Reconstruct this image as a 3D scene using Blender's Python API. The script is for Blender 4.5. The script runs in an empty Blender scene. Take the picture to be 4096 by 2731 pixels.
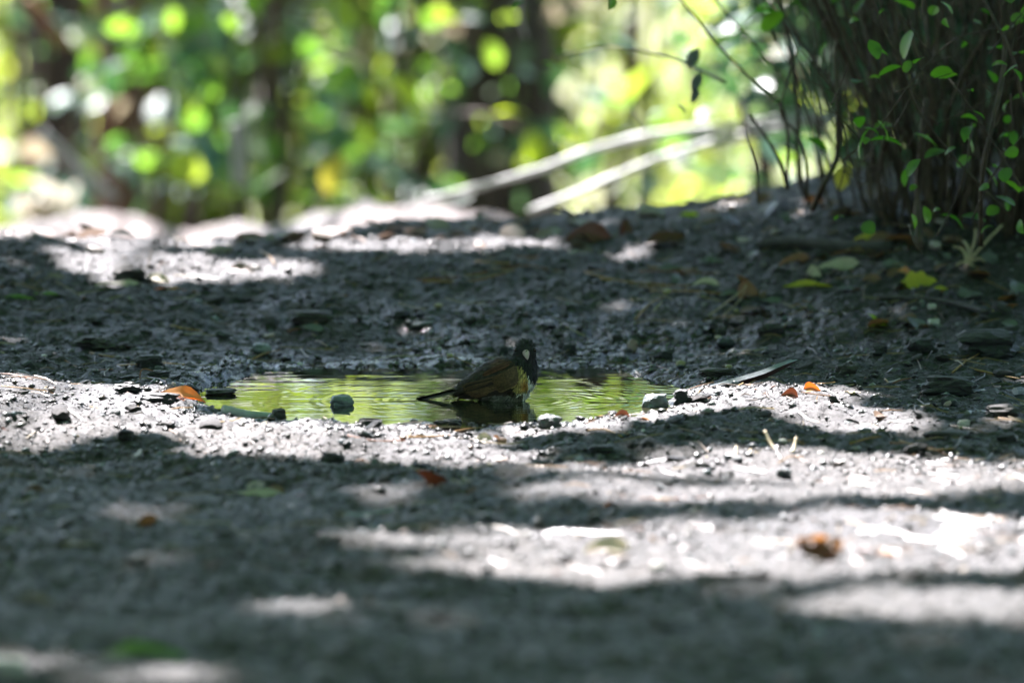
import bpy, bmesh, math, random
import numpy as np
from mathutils import Vector, Matrix, Euler
from mathutils.bvhtree import BVHTree

random.seed(7)
rng = np.random.default_rng(7)
R = math.radians
SC = bpy.context.scene
COL = SC.collection

# ------------------------------------------------------------------ camera
DIST = 10.0
DEP = R(6.2)                       # depression of the line of sight at the bird
CH = DIST * math.tan(DEP)
PITCH = DEP - 234.5 / 32768.0
CAM = np.array([0.0, -DIST, CH])
cd = bpy.data.cameras.new('camera')
cd.sensor_width = 36.0
cd.lens = 288.0
cd.clip_start = 0.1
cd.clip_end = 3000
cd.dof.use_dof = True
cd.dof.focus_distance = 10.06
cd.dof.aperture_fstop = 3.8
cd.dof.aperture_blades = 0
cam = bpy.data.objects.new('camera', cd)
cam.location = CAM
cam.rotation_euler = (math.pi / 2 - PITCH, 0, 0)
COL.objects.link(cam)
SC.camera = cam

# ------------------------------------------------------------------ light
SUN = Vector((-0.25, 0.52, 0.84)).normalized()      # towards the sun
w = bpy.data.worlds.new('World')
SC.world = w
w.use_nodes = True
nt = w.node_tree
sky = nt.nodes.new('ShaderNodeTexSky')
sky.sky_type = 'NISHITA'
sky.sun_disc = False
sky.dust_density = 1.0
sky.ozone_density = 1.0
sky.sun_elevation = math.asin(SUN.z)
sky.sun_rotation = math.atan2(SUN.x, SUN.y)
bg = nt.nodes['Background']
bg.inputs[1].default_value = 0.052
nt.links.new(sky.outputs[0], bg.inputs[0])
sl = bpy.data.lights.new('sun', 'SUN')
sl.energy = 5.0
sl.angle = R(0.5)
sl.color = (1.0, 0.945, 0.97)
so = bpy.data.objects.new('sun', sl)
so.rotation_euler = SUN.to_track_quat('Z', 'Y').to_euler()
so.location = (0, 0, 30)
COL.objects.link(so)
SC.view_settings.view_transform = 'Standard'
SC.view_settings.look = 'None'
SC.view_settings.gamma = 1
SC.view_settings.exposure = 2.95
SC.view_settings.use_curve_mapping = False
SC.render.engine = 'CYCLES'
SC.cycles.use_denoising = True
SC.cycles.max_bounces = 7
SC.cycles.sample_clamp_indirect = 6

# ------------------------------------------------------------------ noise
def _h(ix, iy, s):
    n = (ix * 374761393 + iy * 668265263 + s * 1442695041) & 0xffffffff
    n = ((n ^ (n >> 13)) * 1274126177) & 0xffffffff
    return ((n ^ (n >> 16)) & 0xffff) / 65535.0

def vn(x, y, s=0):
    ix = np.floor(x).astype(np.int64); iy = np.floor(y).astype(np.int64)
    fx = x - ix; fy = y - iy
    fx = fx * fx * (3 - 2 * fx); fy = fy * fy * (3 - 2 * fy)
    a = _h(ix, iy, s); b = _h(ix + 1, iy, s); c = _h(ix, iy + 1, s); d = _h(ix + 1, iy + 1, s)
    return (a + (b - a) * fx) * (1 - fy) + (c + (d - c) * fx) * fy - 0.5

def fbm(x, y, s=0, o=3):
    t = 0; a = 1.0
    for k in range(o):
        t = t + a * vn(x, y, s + k * 17); x = x * 2.03 + 5.1; y = y * 2.03 - 3.7; a *= 0.5
    return t

def ss(a, b, x):
    t = np.clip((x - a) / (b - a), 0, 1)
    return t * t * (3 - 2 * t)

# ------------------------------------------------------------------ terrain
PCX, PCY, PAX, PAY = -0.082, 0.065, 0.272, 0.285

def pud(x, y):
    dx = (x - PCX) / PAX; dy = (y - PCY) / PAY
    r = (np.abs(dx) ** 2.3 + np.abs(dy) ** 2.3) ** (1 / 2.3)
    return r + 0.16 * fbm(x * 11, y * 6, 31, 3)

def macro(x, y):
    x = np.asarray(x, float); y = np.asarray(y, float)
    right = ss(0.10, 0.62, x + 0.10 * (y - 0.5))
    left = ss(-0.25, -0.8, x)
    bank = ss(0.40, 1.20, y) * (0.085 - 0.005 * left)
    bank = bank + right * (ss(-0.1, 0.75, y) * 0.030 + ss(0.8, 1.4, y) * 0.022)
    crest = 1.05 + 0.40 * ss(-0.55, 0.1, x) + 0.30 * ss(0.25, 0.75, x)
    fall = ss(crest, crest + 1.5, y) * (0.185 + 0.14 * right) + ss(2.6, 4.2, y) * 0.05
    far = ss(3.5, 8.0, y) * 0.85 + ss(9.5, 16, y) * 0.5
    hill = ss(16, 30, y) * 1.35 + np.clip((y - 26) / 60, 0, 1.5) * 6 + ss(60, 260, y) * 16
    near = 0.010 + 0.018 * ss(-0.35, -0.75, x) * ss(-0.55, -0.1, y) - 0.012 * ss(-0.15, -0.6, y)
    near = near - 0.0085 * ss(0.24, 0.36, y) * ss(0.78, 0.52, y) * ss(0.46, 0.26, np.abs(x + 0.03))
    near = near + 0.02 * ss(0.45, 1.0, x) * ss(-0.6, 0.0, y)
    return near + bank - fall - far + hill

def gh(x, y):
    x = np.asarray(x, float); y = np.asarray(y, float)
    z = macro(x, y)
    r = pud(x, y)
    basin = ss(1.27, 0.72, r)
    calm = 1 - 0.75 * ss(1.25, 0.95, r) - 0.18 * ss(0.28, 0.38, y) * ss(0.85, 0.45, y) * ss(0.6, 0.3, np.abs(x))
    z = z + (0.016 * fbm(x * 3.3, y * 3.3, 1) + calm * (0.012 * fbm(x * 14, y * 14, 5) )) * (1 - 0.5 * basin)
    rid = 0.5 - np.abs(fbm(x * 48, y * 48, 9, 3))
    z = z + calm * 0.0052 * rid - 0.003 * calm
    z = z + calm * 0.0050 * fbm(x * 115, y * 115, 21, 2)
    z = z + ss(1.8, 3.0, y) * ss(12, 6, y) * (0.07 * fbm(x * 5.5, y * 2.0, 25, 3) + 0.03 * ss(-0.6, 0, x) * ss(0.35, -0.1, x) * ss(2.4, 3.2, y))
    z = z - 0.046 * basin
    return z

def pix_dir(X, Y):
    f = np.array([0, math.cos(PITCH), -math.sin(PITCH)])
    u = np.array([0, math.sin(PITCH), math.cos(PITCH)])
    return f + np.array([1.0, 0, 0]) * ((X - 2048) / 32768) + u * ((1365.5 - Y) / 32768)

def at(X, Y, yw):
    d = pix_dir(X, Y)
    p = CAM + d * ((yw - CAM[1]) / d[1])
    return Vector(p)

def gp(X, Y, ymax=6.0):
    """point of the ground seen at a place of the photograph"""
    d = pix_dir(X, Y)
    ys = np.arange(-2.9, ymax, 0.01)
    k = (ys - CAM[1]) / d[1]
    xs = CAM[0] + d[0] * k; zs = CAM[2] + d[2] * k
    g = macro(xs, ys) + 0.016 * fbm(xs * 3.3, ys * 3.3, 1)
    hit = np.nonzero(zs <= g)[0]
    i = hit[0] if len(hit) else len(ys) - 1
    return Vector((xs[i], ys[i], float(gh(xs[i], ys[i]))))

def mm(px, y=0.0):
    return px * 0.30518e-3 * (DIST + y) / DIST

def to_pix(x, y, z):
    f = np.array([0, math.cos(PITCH), -math.sin(PITCH)])
    u = np.array([0, math.sin(PITCH), math.cos(PITCH)])
    dy = y - CAM[1]; dz = z - CAM[2]
    dep = dy * f[1] + dz * f[2]
    return 2048 + 32768 * x / dep, 1365.5 - 32768 * (dy * u[1] + dz * u[2]) / dep

# ------------------------------------------------------------------ materials
MATS = {}
def newmat(name):
    m = bpy.data.materials.new(name); m.use_nodes = True
    MATS[name] = m
    return m, m.node_tree, m.node_tree.nodes['Principled BSDF']

def ramp(nt, fac, cols):
    r = nt.nodes.new('ShaderNodeValToRGB')
    e = r.color_ramp.elements
    n = len(cols)
    while len(e) < n: e.new(0.5)
    for i, c in enumerate(cols):
        p = i / (n - 1)
        if len(c) == 4: p, c = c[0], c[1:]
        e[i].position = p; e[i].color = (*c, 1)
    nt.links.new(fac, r.inputs[0])
    return r.outputs[0]

def noise(nt, scale, detail=4, coord='Object', rough=0.6, stretch=None):
    tc = nt.nodes.new('ShaderNodeTexCoord')
    n = nt.nodes.new('ShaderNodeTexNoise')
    n.inputs['Scale'].default_value = scale
    n.inputs['Detail'].default_value = detail
    n.inputs['Roughness'].default_value = rough
    src = tc.outputs[coord]
    if stretch:
        mp = nt.nodes.new('ShaderNodeMapping'); mp.inputs['Scale'].default_value = stretch
        nt.links.new(src, mp.inputs[0]); src = mp.outputs[0]
    nt.links.new(src, n.inputs['Vector'])
    return n.outputs[0]

def bump(nt, p, h, strength=0.5, dist=0.002):
    b = nt.nodes.new('ShaderNodeBump')
    b.inputs['Strength'].default_value = strength
    b.inputs['Distance'].default_value = dist
    nt.links.new(h, b.inputs['Height'])
    nt.links.new(b.outputs[0], p.inputs['Normal'])

def solid(name, cols, scale=60, rough=(0.5, 0.8), bs=0.5, bd=0.002, stretch=None, bscale=None, spec=0.5):
    m, t, p = newmat(name)
    n = noise(t, scale, 5, stretch=stretch)
    t.links.new(ramp(t, n, [(0.3, *cols[0])] + [(0.3 + 0.4 * (i + 1) / (len(cols) - 1), *c) for i, c in enumerate(cols[1:])]), p.inputs['Base Color'])
    rr = t.nodes.new('ShaderNodeMapRange'); rr.inputs[3].default_value = rough[0]; rr.inputs[4].default_value = rough[1]
    t.links.new(noise(t, scale * 1.7, 3), rr.inputs[0]); t.links.new(rr.outputs[0], p.inputs['Roughness'])
    p.inputs['Specular IOR Level'].default_value = spec
    bump(t, p, noise(t, bscale or scale * 3, 5, stretch=stretch), bs, bd)
    return m

def leafmat(name, cols, trans, tw=0.45, rough=0.4, scale=40, rnd=True, spec=0.5):
    """cols: reflectance colours; trans: colours of the light let through"""
    m, t, p = newmat(name)
    n = noise(t, scale, 3)
    if rnd:
        oi = t.nodes.new('ShaderNodeObjectInfo')
        at_ = t.nodes.new('ShaderNodeAttribute'); at_.attribute_name = 'tone'
        mx = t.nodes.new('ShaderNodeMath'); mx.operation = 'ADD'
        t.links.new(oi.outputs['Random'], mx.inputs[0]); t.links.new(at_.outputs['Fac'], mx.inputs[1])
        fr = t.nodes.new('ShaderNodeMath'); fr.operation = 'FRACT'; t.links.new(mx.outputs[0], fr.inputs[0])
        m2 = t.nodes.new('ShaderNodeMath'); m2.operation = 'MULTIPLY_ADD'
        t.links.new(n, m2.inputs[0]); m2.inputs[1].default_value = 0.25; 
        sb = t.nodes.new('ShaderNodeMath'); sb.operation = 'MULTIPLY_ADD'; t.links.new(fr.outputs[0], sb.inputs[0]); sb.inputs[1].default_value = 0.9; sb.inputs[2].default_value = -0.08
        t.links.new(sb.outputs[0], m2.inputs[2]); fac = m2.outputs[0]
    else:
        fac = n
    t.links.new(ramp(t, fac, cols), p.inputs['Base Color'])
    p.inputs['Roughness'].default_value = rough
    p.inputs['Specular IOR Level'].default_value = spec
    tr = t.nodes.new('ShaderNodeBsdfTranslucent')
    t.links.new(ramp(t, fac, trans), tr.inputs[0])
    mix = t.nodes.new('ShaderNodeMixShader'); mix.inputs[0].default_value = tw
    t.links.new(p.outputs[0], mix.inputs[1]); t.links.new(tr.outputs[0], mix.inputs[2])
    t.links.new(mix.outputs[0], t.nodes['Material Output'].inputs[0])
    bump(t, p, noise(t, 160, 2), 0.2, 0.001)
    return m

def tonemat(name, rough=0.5, spec=0.5, bs=0.4, bscale=400):
    m, t, p = newmat(name)
    a = t.nodes.new('ShaderNodeAttribute'); a.attribute_name = 'col'
    n = noise(t, bscale * 0.5, 3)
    mx = t.nodes.new('ShaderNodeMix'); mx.data_type = 'RGBA'; mx.blend_type = 'MULTIPLY'; mx.inputs[0].default_value = 0.7
    t.links.new(a.outputs['Color'], mx.inputs[6]); t.links.new(ramp(t, n, [(0.3, 0.5, 0.5, 0.5), (0.7, 1.25, 1.25, 1.25)]), mx.inputs[7])
    t.links.new(mx.outputs[2], p.inputs['Base Color'])
    p.inputs['Roughness'].default_value = rough
    p.inputs['Specular IOR Level'].default_value = spec
    bump(t, p, noise(t, bscale, 4), bs, 0.001)
    return m

# ground: damp dark earth; attributes 'col' (soil / litter / grass, shade on the mound) and 'wet' (how soaked it lies)
def ground_material():
    m, t, p = newmat('damp_earth')
    a = t.nodes.new('ShaderNodeAttribute'); a.attribute_name = 'col'
    wt = t.nodes.new('ShaderNodeAttribute'); wt.attribute_name = 'wet'
    n1 = noise(t, 34, 7, rough=0.72); n2 = noise(t, 330, 4)
    mx = t.nodes.new('ShaderNodeMix'); mx.data_type = 'RGBA'; mx.blend_type = 'MULTIPLY'; mx.inputs[0].default_value = 1
    t.links.new(a.outputs['Color'], mx.inputs[6]); t.links.new(ramp(t, n1, [(0.36, 0.26, 0.26, 0.25), (0.64, 1.8, 1.8, 1.8)]), mx.inputs[7])
    m3 = t.nodes.new('ShaderNodeMix'); m3.data_type = 'RGBA'; m3.blend_type = 'MULTIPLY'; m3.inputs[0].default_value = 0.8
    t.links.new(mx.outputs[2], m3.inputs[6]); t.links.new(ramp(t, n2, [(0.32, 0.22, 0.22, 0.21), (0.68, 1.9, 1.88, 1.85)]), m3.inputs[7])
    t.links.new(m3.outputs[2], p.inputs['Base Color'])
    r1 = t.nodes.new('ShaderNodeMapRange'); r1.inputs[1].default_value = 0.3; r1.inputs[2].default_value = 0.7
    r1.inputs[3].default_value = 0.38; r1.inputs[4].default_value = 0.70
    t.links.new(noise(t, 90, 4), r1.inputs[0])
    r2 = t.nodes.new('ShaderNodeMix'); r2.data_type = 'FLOAT'; r2.inputs[3].default_value = 0.13
    t.links.new(wt.outputs['Fac'], r2.inputs[0]); t.links.new(r1.outputs[0], r2.inputs[2])
    t.links.new(r2.outputs[0], p.inputs['Roughness'])
    p.inputs['Specular IOR Level'].default_value = 0.36
    b1 = t.nodes.new('ShaderNodeBump'); b1.inputs['Strength'].default_value = 0.9; b1.inputs['Distance'].default_value = 0.004
    t.links.new(noise(t, 260, 5, rough=0.7), b1.inputs['Height'])
    bs_ = t.nodes.new('ShaderNodeMath'); bs_.operation = 'MULTIPLY_ADD'; bs_.inputs[1].default_value = -0.68; bs_.inputs[2].default_value = 0.9
    t.links.new(wt.outputs['Fac'], bs_.inputs[0]); t.links.new(bs_.outputs[0], b1.inputs['Strength'])
    t.links.new(b1.outputs[0], p.inputs['Normal'])
    return m
M_GROUND = ground_material()
M_CRUMB = tonemat('earth_crumbs', 0.38, 0.6)
M_BARK_D = solid('dark_bark', [(0.012, 0.010, 0.009), (0.03, 0.025, 0.022), (0.06, 0.05, 0.045)], 70, (0.4, 0.75), 0.9, 0.003, (1, 1, 3))
M_CHAR = solid('charred_wood', [(0.008, 0.008, 0.009), (0.018, 0.017, 0.018), (0.04, 0.042, 0.046)], 60, (0.3, 0.6), 0.9, 0.003, (1, 1, 5))
M_STONE = solid('blue_grey_stone', [(0.07, 0.085, 0.09), (0.14, 0.16, 0.165), (0.2, 0.22, 0.22)], 70, (0.25, 0.5), 0.5, 0.001)
M_STONE_G = solid('dark_grey_stone', [(0.05, 0.055, 0.055), (0.09, 0.1, 0.1)], 70, (0.3, 0.5), 0.6, 0.002)
M_STONE_P = solid('pale_stone', [(0.3, 0.28, 0.24), (0.45, 0.43, 0.4)], 70, (0.35, 0.5), 0.3, 0.001)
M_STONE_Y = solid('ochre_pebble', [(0.22, 0.17, 0.07), (0.35, 0.3, 0.16)], 90, (0.3, 0.5), 0.3, 0.001)
M_STONE_R = solid('pinkish_stone', [(0.2, 0.12, 0.1), (0.32, 0.24, 0.22)], 90, (0.3, 0.5), 0.3, 0.001)
M_TWIG = solid('brown_twig', [(0.05, 0.032, 0.02), (0.12, 0.08, 0.05)], 90, (0.5, 0.8), 0.5, 0.001)
M_TWIG_R = solid('reddish_stalk', [(0.14, 0.05, 0.025), (0.25, 0.1, 0.05)], 90, (0.4, 0.6), 0.3, 0.001)
M_TWIG_G = solid('grey_dead_wood', [(0.24, 0.24, 0.24), (0.44, 0.43, 0.43)], 50, (0.5, 0.8), 0.5, 0.002, (1, 1, 1))
M_STRAW = solid('dry_straw', [(0.26, 0.2, 0.11), (0.45, 0.37, 0.24)], 80, (0.45, 0.7), 0.3, 0.001)
M_NEEDLE = solid('dry_pine_needle', [(0.2, 0.1, 0.03), (0.36, 0.2, 0.06)], 60, (0.35, 0.6), 0.2, 0.0005)
M_STEM = solid('shrub_stem_bark', [(0.018, 0.011, 0.006), (0.05, 0.030, 0.017), (0.10, 0.062, 0.038)], 60, (0.5, 0.8), 0.6, 0.002, (1, 1, 0.4))
M_TRUNK = solid('tree_trunk_bark', [(0.014, 0.010, 0.007), (0.04, 0.028, 0.02)], 25, (0.6, 0.9), 0.9, 0.01, (1, 1, 0.25))
M_TRUNK_R = solid('red_brown_trunk_bark', [(0.08, 0.034, 0.02), (0.16, 0.075, 0.045)], 25, (0.6, 0.9), 0.9, 0.01, (1, 1, 0.25))
M_LEAF = leafmat('green_leaf', [(0.03, 0.075, 0.015), (0.05, 0.12, 0.02), (0.09, 0.14, 0.025)], [(0.09, 0.26, 0.03), (0.20, 0.40, 0.035), (0.42, 0.52, 0.05)], 0.55, 0.42)
M_LEAF_W = leafmat('sky_teal_leaf', [(0.03, 0.08, 0.055), (0.04, 0.11, 0.075), (0.06, 0.13, 0.10)], [(0.06, 0.2, 0.05), (0.12, 0.32, 0.08), (0.2, 0.3, 0.1)], 0.22, 0.42, spec=0.5)  # teal of the reflected sky is tinted into the leaf colour
M_LEAF_S = leafmat('shrub_leaf', [(0.025, 0.07, 0.02), (0.04, 0.11, 0.02)], [(0.1, 0.36, 0.02), (0.22, 0.5, 0.03)], 0.5, 0.42)
M_LEAF_C = leafmat('canopy_leaf', [(0.03, 0.07, 0.015), (0.06, 0.12, 0.02)], [(0.13, 0.36, 0.13), (0.19, 0.45, 0.16)], 0.5, 0.5)
M_LEAF_T = leafmat('thicket_leaf', [(0.035, 0.055, 0.012), (0.06, 0.10, 0.02), (0.10, 0.11, 0.025)], [(0.25, 0.40, 0.03), (0.42, 0.56, 0.05), (0.55, 0.56, 0.08)], 0.5, 0.45)
M_LEAF_F = leafmat('meadow_leaf', [(0.10, 0.15, 0.04), (0.16, 0.2, 0.06), (0.2, 0.2, 0.08)], [(0.3, 0.45, 0.06), (0.42, 0.52, 0.1), (0.5, 0.5, 0.16)], 0.45, 0.5)
M_LEAF_Y = leafmat('yellow_leaf', [(0.35, 0.34, 0.03), (0.5, 0.42, 0.05)], [(0.6, 0.55, 0.05), (0.7, 0.6, 0.08)], 0.4, 0.45, rnd=False, scale=90)
M_LEAF_YB = leafmat('yellow_green_bright_leaf', [(0.16, 0.28, 0.02), (0.22, 0.32, 0.03)], [(0.55, 0.8, 0.03), (0.7, 0.85, 0.05)], 0.55, 0.4, rnd=False)
M_LEAF_O = leafmat('orange_leaf', [(0.55, 0.27, 0.10), (0.6, 0.36, 0.18)], [(0.7, 0.10, 0.004), (0.8, 0.16, 0.006)], 0.45, 0.3, rnd=False)
M_LEAF_R = leafmat('red_brown_leaf', [(0.045, 0.018, 0.012), (0.085, 0.035, 0.022)], [(0.15, 0.035, 0.012), (0.2, 0.05, 0.015)], 0.2, 0.4, rnd=False)
M_LEAF_B = leafmat('brown_dead_leaf', [(0.09, 0.05, 0.028), (0.16, 0.10, 0.06)], [(0.3, 0.13, 0.04), (0.4, 0.18, 0.06)], 0.3, 0.5, rnd=False)
M_LEAF_P = leafmat('pale_dead_leaf', [(0.3, 0.26, 0.18), (0.45, 0.41, 0.32)], [(0.4, 0.33, 0.2), (0.5, 0.42, 0.28)], 0.25, 0.5, rnd=False)
M_LEAF_G = leafmat('grey_dead_leaf', [(0.06, 0.064, 0.062), (0.13, 0.135, 0.13)], [(0.1, 0.1, 0.08), (0.14, 0.14, 0.12)], 0.12, 0.35, rnd=False)
M_LEAF_N = leafmat('litter_leaf', [(0.11, 0.075, 0.06), (0.22, 0.17, 0.15), (0.40, 0.35, 0.33)], [(0.2, 0.12, 0.08), (0.4, 0.3, 0.24)], 0.15, 0.5)
M_GRASS = leafmat('green_grass_blade', [(0.06, 0.15, 0.03), (0.1, 0.2, 0.04)], [(0.2, 0.4, 0.05), (0.3, 0.5, 0.06)], 0.4, 0.45, rnd=False)

# ------------------------------------------------------------------ object helpers
def link(name, me, m=None, parent=None, loc=None, rot=None):
    o = bpy.data.objects.new(name, me); COL.objects.link(o)
    if m is not None and me is not None and len(me.materials) == 0: me.materials.append(m)
    if parent is not None:
        o.parent = parent
        if loc is not None: o.location = Vector(loc) - parent.location
    elif loc is not None:
        o.location = loc
    if rot is not None: o.rotation_euler = rot
    return o

def empty(name, loc):
    o = bpy.data.objects.new(name, None); COL.objects.link(o); o.location = loc
    o.empty_display_size = 0.05
    return o

def tag(o, label, cat, group=None, kind=None):
    if label: o['label'] = label
    if cat: o['category'] = cat
    if group: o['group'] = group
    if kind: o['kind'] = kind
    return o

def mesh(name, v, f, smooth=True):
    me = bpy.data.meshes.new(name)
    me.from_pydata([tuple(p) for p in v], [], f)
    if smooth: me.polygons.foreach_set('use_smooth', np.ones(len(me.polygons), bool))
    me.update()
    return me

def npmesh(name, V, F, smooth=False):
    """V (n,3) F (m,k) arrays"""
    me = bpy.data.meshes.new(name)
    V = np.ascontiguousarray(V, np.float32); F = np.ascontiguousarray(F, np.int32)
    k = F.shape[1]
    me.vertices.add(len(V)); me.vertices.foreach_set('co', V.ravel())
    me.loops.add(F.size); me.loops.foreach_set('vertex_index', F.ravel())
    me.polygons.add(len(F)); me.polygons.foreach_set('loop_start', np.arange(0, F.size, k, dtype=np.int32))
    try: me.polygons.foreach_set('loop_total', np.full(len(F), k, np.int32))
    except Exception: pass
    if smooth: me.polygons.foreach_set('use_smooth', np.ones(len(F), bool))
    me.update(calc_edges=True); me.validate()
    return me

def setcol(me, C, name='col'):
    a = me.attributes.new(name, 'FLOAT_COLOR', 'POINT')
    C = np.asarray(C, np.float32)
    if C.shape[1] == 3: C = np.concatenate([C, np.ones((len(C), 1), np.float32)], 1)
    a.data.foreach_set('color', C.ravel())

def setfac(me, F, name):
    a = me.attributes.new(name, 'FLOAT', 'POINT')
    a.data.foreach_set('value', np.asarray(F, np.float32))

def crv(pts, n=6):
    """Catmull-Rom through points (any dimension)"""
    P = [np.array(p, float) for p in pts]
    if len(P) == 2: return [P[0] + (P[1] - P[0]) * i / n for i in range(n + 1)]
    P = [2 * P[0] - P[1]] + P + [2 * P[-1] - P[-2]]
    out = []
    for i in range(1, len(P) - 2):
        a, b, c, d = P[i - 1:i + 3]
        for k in range(n):
            t = k / n
            out.append(0.5 * (2 * b + (c - a) * t + (2 * a - 5 * b + 4 * c - d) * t * t + (3 * b - a - 3 * c + d) * t ** 3))
    out.append(P[-2])
    return out

def tube_data(pts, rad, sides=7, knob=0.0, seed=0):
    """pts list of 3-vectors, rad list or (r0,r1)"""
    n = len(pts); v = []; f = []
    if len(rad) == 2 and n != 2: rad = [rad[0] + (rad[1] - rad[0]) * i / (n - 1) for i in range(n)]
    rd = random.Random(seed)
    up = Vector((0.13, 0.31, 0.94))
    for i in range(n):
        a = Vector(pts[max(i - 1, 0)]); b = Vector(pts[min(i + 1, n - 1)])
        t = (b - a).normalized()
        s = t.cross(up)
        if s.length < 0.05: s = t.cross(Vector((1, 0, 0)))
        s.normalize(); q = s.cross(t)
        r = rad[i] * (1 + knob * (rd.random() - 0.5))
        for k in range(sides):
            an = 2 * math.pi * k / sides
            rr = r * (1 + 0.5 * knob * (rd.random() - 0.5))
            v.append(Vector(pts[i]) + s * (math.cos(an) * rr) + q * (math.sin(an) * rr))
    for i in range(n - 1):
        for k in range(sides):
            k2 = (k + 1) % sides
            f.append((i * sides + k, i * sides + k2, (i + 1) * sides + k2, (i + 1) * sides + k))
    f.append(tuple(range(sides))[::-1]); f.append(tuple(range((n - 1) * sides, n * sides)))
    return v, f

def tube(name, pts, rad, m, parent=None, origin=None, sides=7, knob=0.0, seed=0):
    """mesh object whose origin is `origin` (defaults: parent's location or first point)"""
    org = Vector(origin) if origin is not None else (parent.location.copy() if parent is not None else Vector(pts[0]))
    v, f = tube_data(pts, rad, sides, knob, seed)
    me = mesh(name, [p - org for p in v], f)
    o = link(name, me, m)
    if parent is not None: o.parent = parent; o.location = org - parent.location
    else: o.location = org
    return o

def leaf_mesh(name, L, W, curl=0.15, fold=0.2, n=8, lobes=0, lobe_amp=0.0, sharp=1.0, wave=0.0, seed=0, cup=0.0, stalk=0.0):
    """a leaf along +Y from the stalk, face up +Z"""
    rd = random.Random(seed)
    v = []; f = []
    cols = 5
    for i in range(n + 1):
        t = i / n
        hw = W / 2 * (math.sin(math.pi * min(1, t * 0.96 + 0.03)) ** sharp)
        if lobes: hw *= 1 + lobe_amp * math.sin(t * lobes * 2 * math.pi)
        hw *= 1 + 0.08 * (rd.random() - 0.5)
        for j in range(cols):
            s = (j - 2) / 2
            z = -curl * L * (2 * t - 1) ** 2 + fold * abs(s) * hw * 1.6 + wave * L * math.sin(t * 9 + s * 2 + seed) * abs(s) + cup * s * s * hw
            v.append((s * hw, t * L - L * 0.5, z))
    for i in range(n):
        for j in range(cols - 1):
            a = i * cols + j
            f.append((a, a + 1, a + 1 + cols, a + cols))
    if stalk:
        b = len(v); 
        v += [(-L * 0.012, -L * 0.5, v[2][2]), (L * 0.012, -L * 0.5, v[2][2]), (0, -L * 0.5 - stalk * L, v[2][2] - 0.05 * L)]
        f.append((b, b + 1, b + 2))
    return mesh(name, v, f)

def chunk_mesh(name, sx, sy, sz, seed=0, rough=0.25, layers=0.0, sub=3, box=0.55):
    """irregular lump filling about sx*sy*sz, base at z=0"""
    bm = bmesh.new(); bmesh.ops.create_icosphere(bm, subdivisions=sub, radius=1)
    P = np.array([v.co[:] for v in bm.verts])
    m_ = np.max(np.abs(P), axis=1, keepdims=True)
    P = P * (1 - box) + (P / m_) * box * 0.85
    o = seed * 3.17
    d = fbm(P[:, 0] * 1.3 + o, P[:, 1] * 1.3 + P[:, 2] * 1.7 + o, seed, 3) + 0.5 * fbm(P[:, 2] * 2.3 - o, P[:, 0] * 2.1 + P[:, 1] * 2.6 + o, seed + 5, 3)
    P = P * (1 + rough * 1.4 * d)[:, None]
    if layers:
        q = np.floor((P[:, 2] + 0.4 * fbm(P[:, 0] * 1.5, P[:, 1] * 1.5, seed + 2, 2)) * 4.5)
        sft = np.stack([_h(q.astype(np.int64), q.astype(np.int64) * 0 + seed, 1), _h(q.astype(np.int64), q.astype(np.int64) * 0 + seed, 2)], 1) - 0.5
        P[:, :2] += layers * sft
    P = P * np.array([sx / 2, sy / 2, sz / 2]); P[:, 2] += sz / 2
    for v, p in zip(bm.verts, P): v.co = p
    me = bpy.data.meshes.new(name); bm.to_mesh(me); bm.free()
    return me

# ------------------------------------------------------------------ the ground sheet
def axis(parts):
    out = []
    for a, b, n in parts: out += list(np.linspace(a, b, n, endpoint=False))
    return np.array(out)
def geom(a, b, n): return list(a * (b / a) ** np.linspace(0, 1, n))
gx = np.array([-v for v in reversed(geom(1.0, 500, 46))] + list(np.linspace(-0.98, 0.98, 545)) + geom(1.0, 500, 46))
gy = np.array([-v for v in reversed(geom(2.75, 500, 40))] + list(axis([(-2.7, -0.55, 250), (-0.55, 1.25, 430), (1.25, 2.6, 130), (2.6, 5.4, 130), (5.4, 12, 60)])) + geom(12, 700, 70))
XX, YY = np.meshgrid(gx, gy)
ZZ = gh(XX.ravel(), YY.ravel())
nx, ny = len(gx), len(gy)
ii = np.arange(nx * ny).reshape(ny, nx)
F = np.stack([ii[:-1, :-1].ravel(), ii[:-1, 1:].ravel(), ii[1:, 1:].ravel(), ii[1:, :-1].ravel()], 1)
gme = npmesh('ground', np.stack([XX.ravel(), YY.ravel(), ZZ], 1), F, True)
xr, yr = XX.ravel(), YY.ravel()
soil = np.array([0.031, 0.029, 0.031]); dark = np.array([0.0105, 0.010, 0.010]); litter = np.array([0.085, 0.062, 0.055]); grass = np.array([0.13, 0.17, 0.05]); grass2 = np.array([0.22, 0.22, 0.10])
k = np.clip(0.5 + 1.1 * fbm(xr * 2.2, yr * 2.2, 41, 3), 0, 1)[:, None]
C = soil * (1 - k * 0.5) + dark * (k * 0.5)
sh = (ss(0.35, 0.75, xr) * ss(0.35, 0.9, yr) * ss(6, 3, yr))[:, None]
C = C * (1 - 0.85 * sh) + np.array([0.017, 0.0135, 0.0095]) * 0.85 * sh  # right mound: brown soil, its shade darkened into the colour
bn = np.clip(0.35 + 1.2 * fbm(xr * 1.7 + 3, yr * 1.7, 57, 3), 0, 0.75)[:, None] * ss(0.3, -0.5, yr)[:, None]
C = C * (1 - bn) + np.array([0.027, 0.023, 0.018]) * bn
l = (ss(1.6, 2.8, yr) * np.clip(0.6 + fbm(xr * 5, yr * 5, 44, 3), 0, 1))[:, None]
C = C * (1 - l) + litter * l
g = ss(10, 15, yr)[:, None]
gk = np.clip(0.5 + 1.3 * fbm(xr * 0.7, yr * 0.5, 47, 3), 0, 1)[:, None]
C = C * (1 - g) + (grass * gk + grass2 * (1 - gk)) * g
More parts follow.
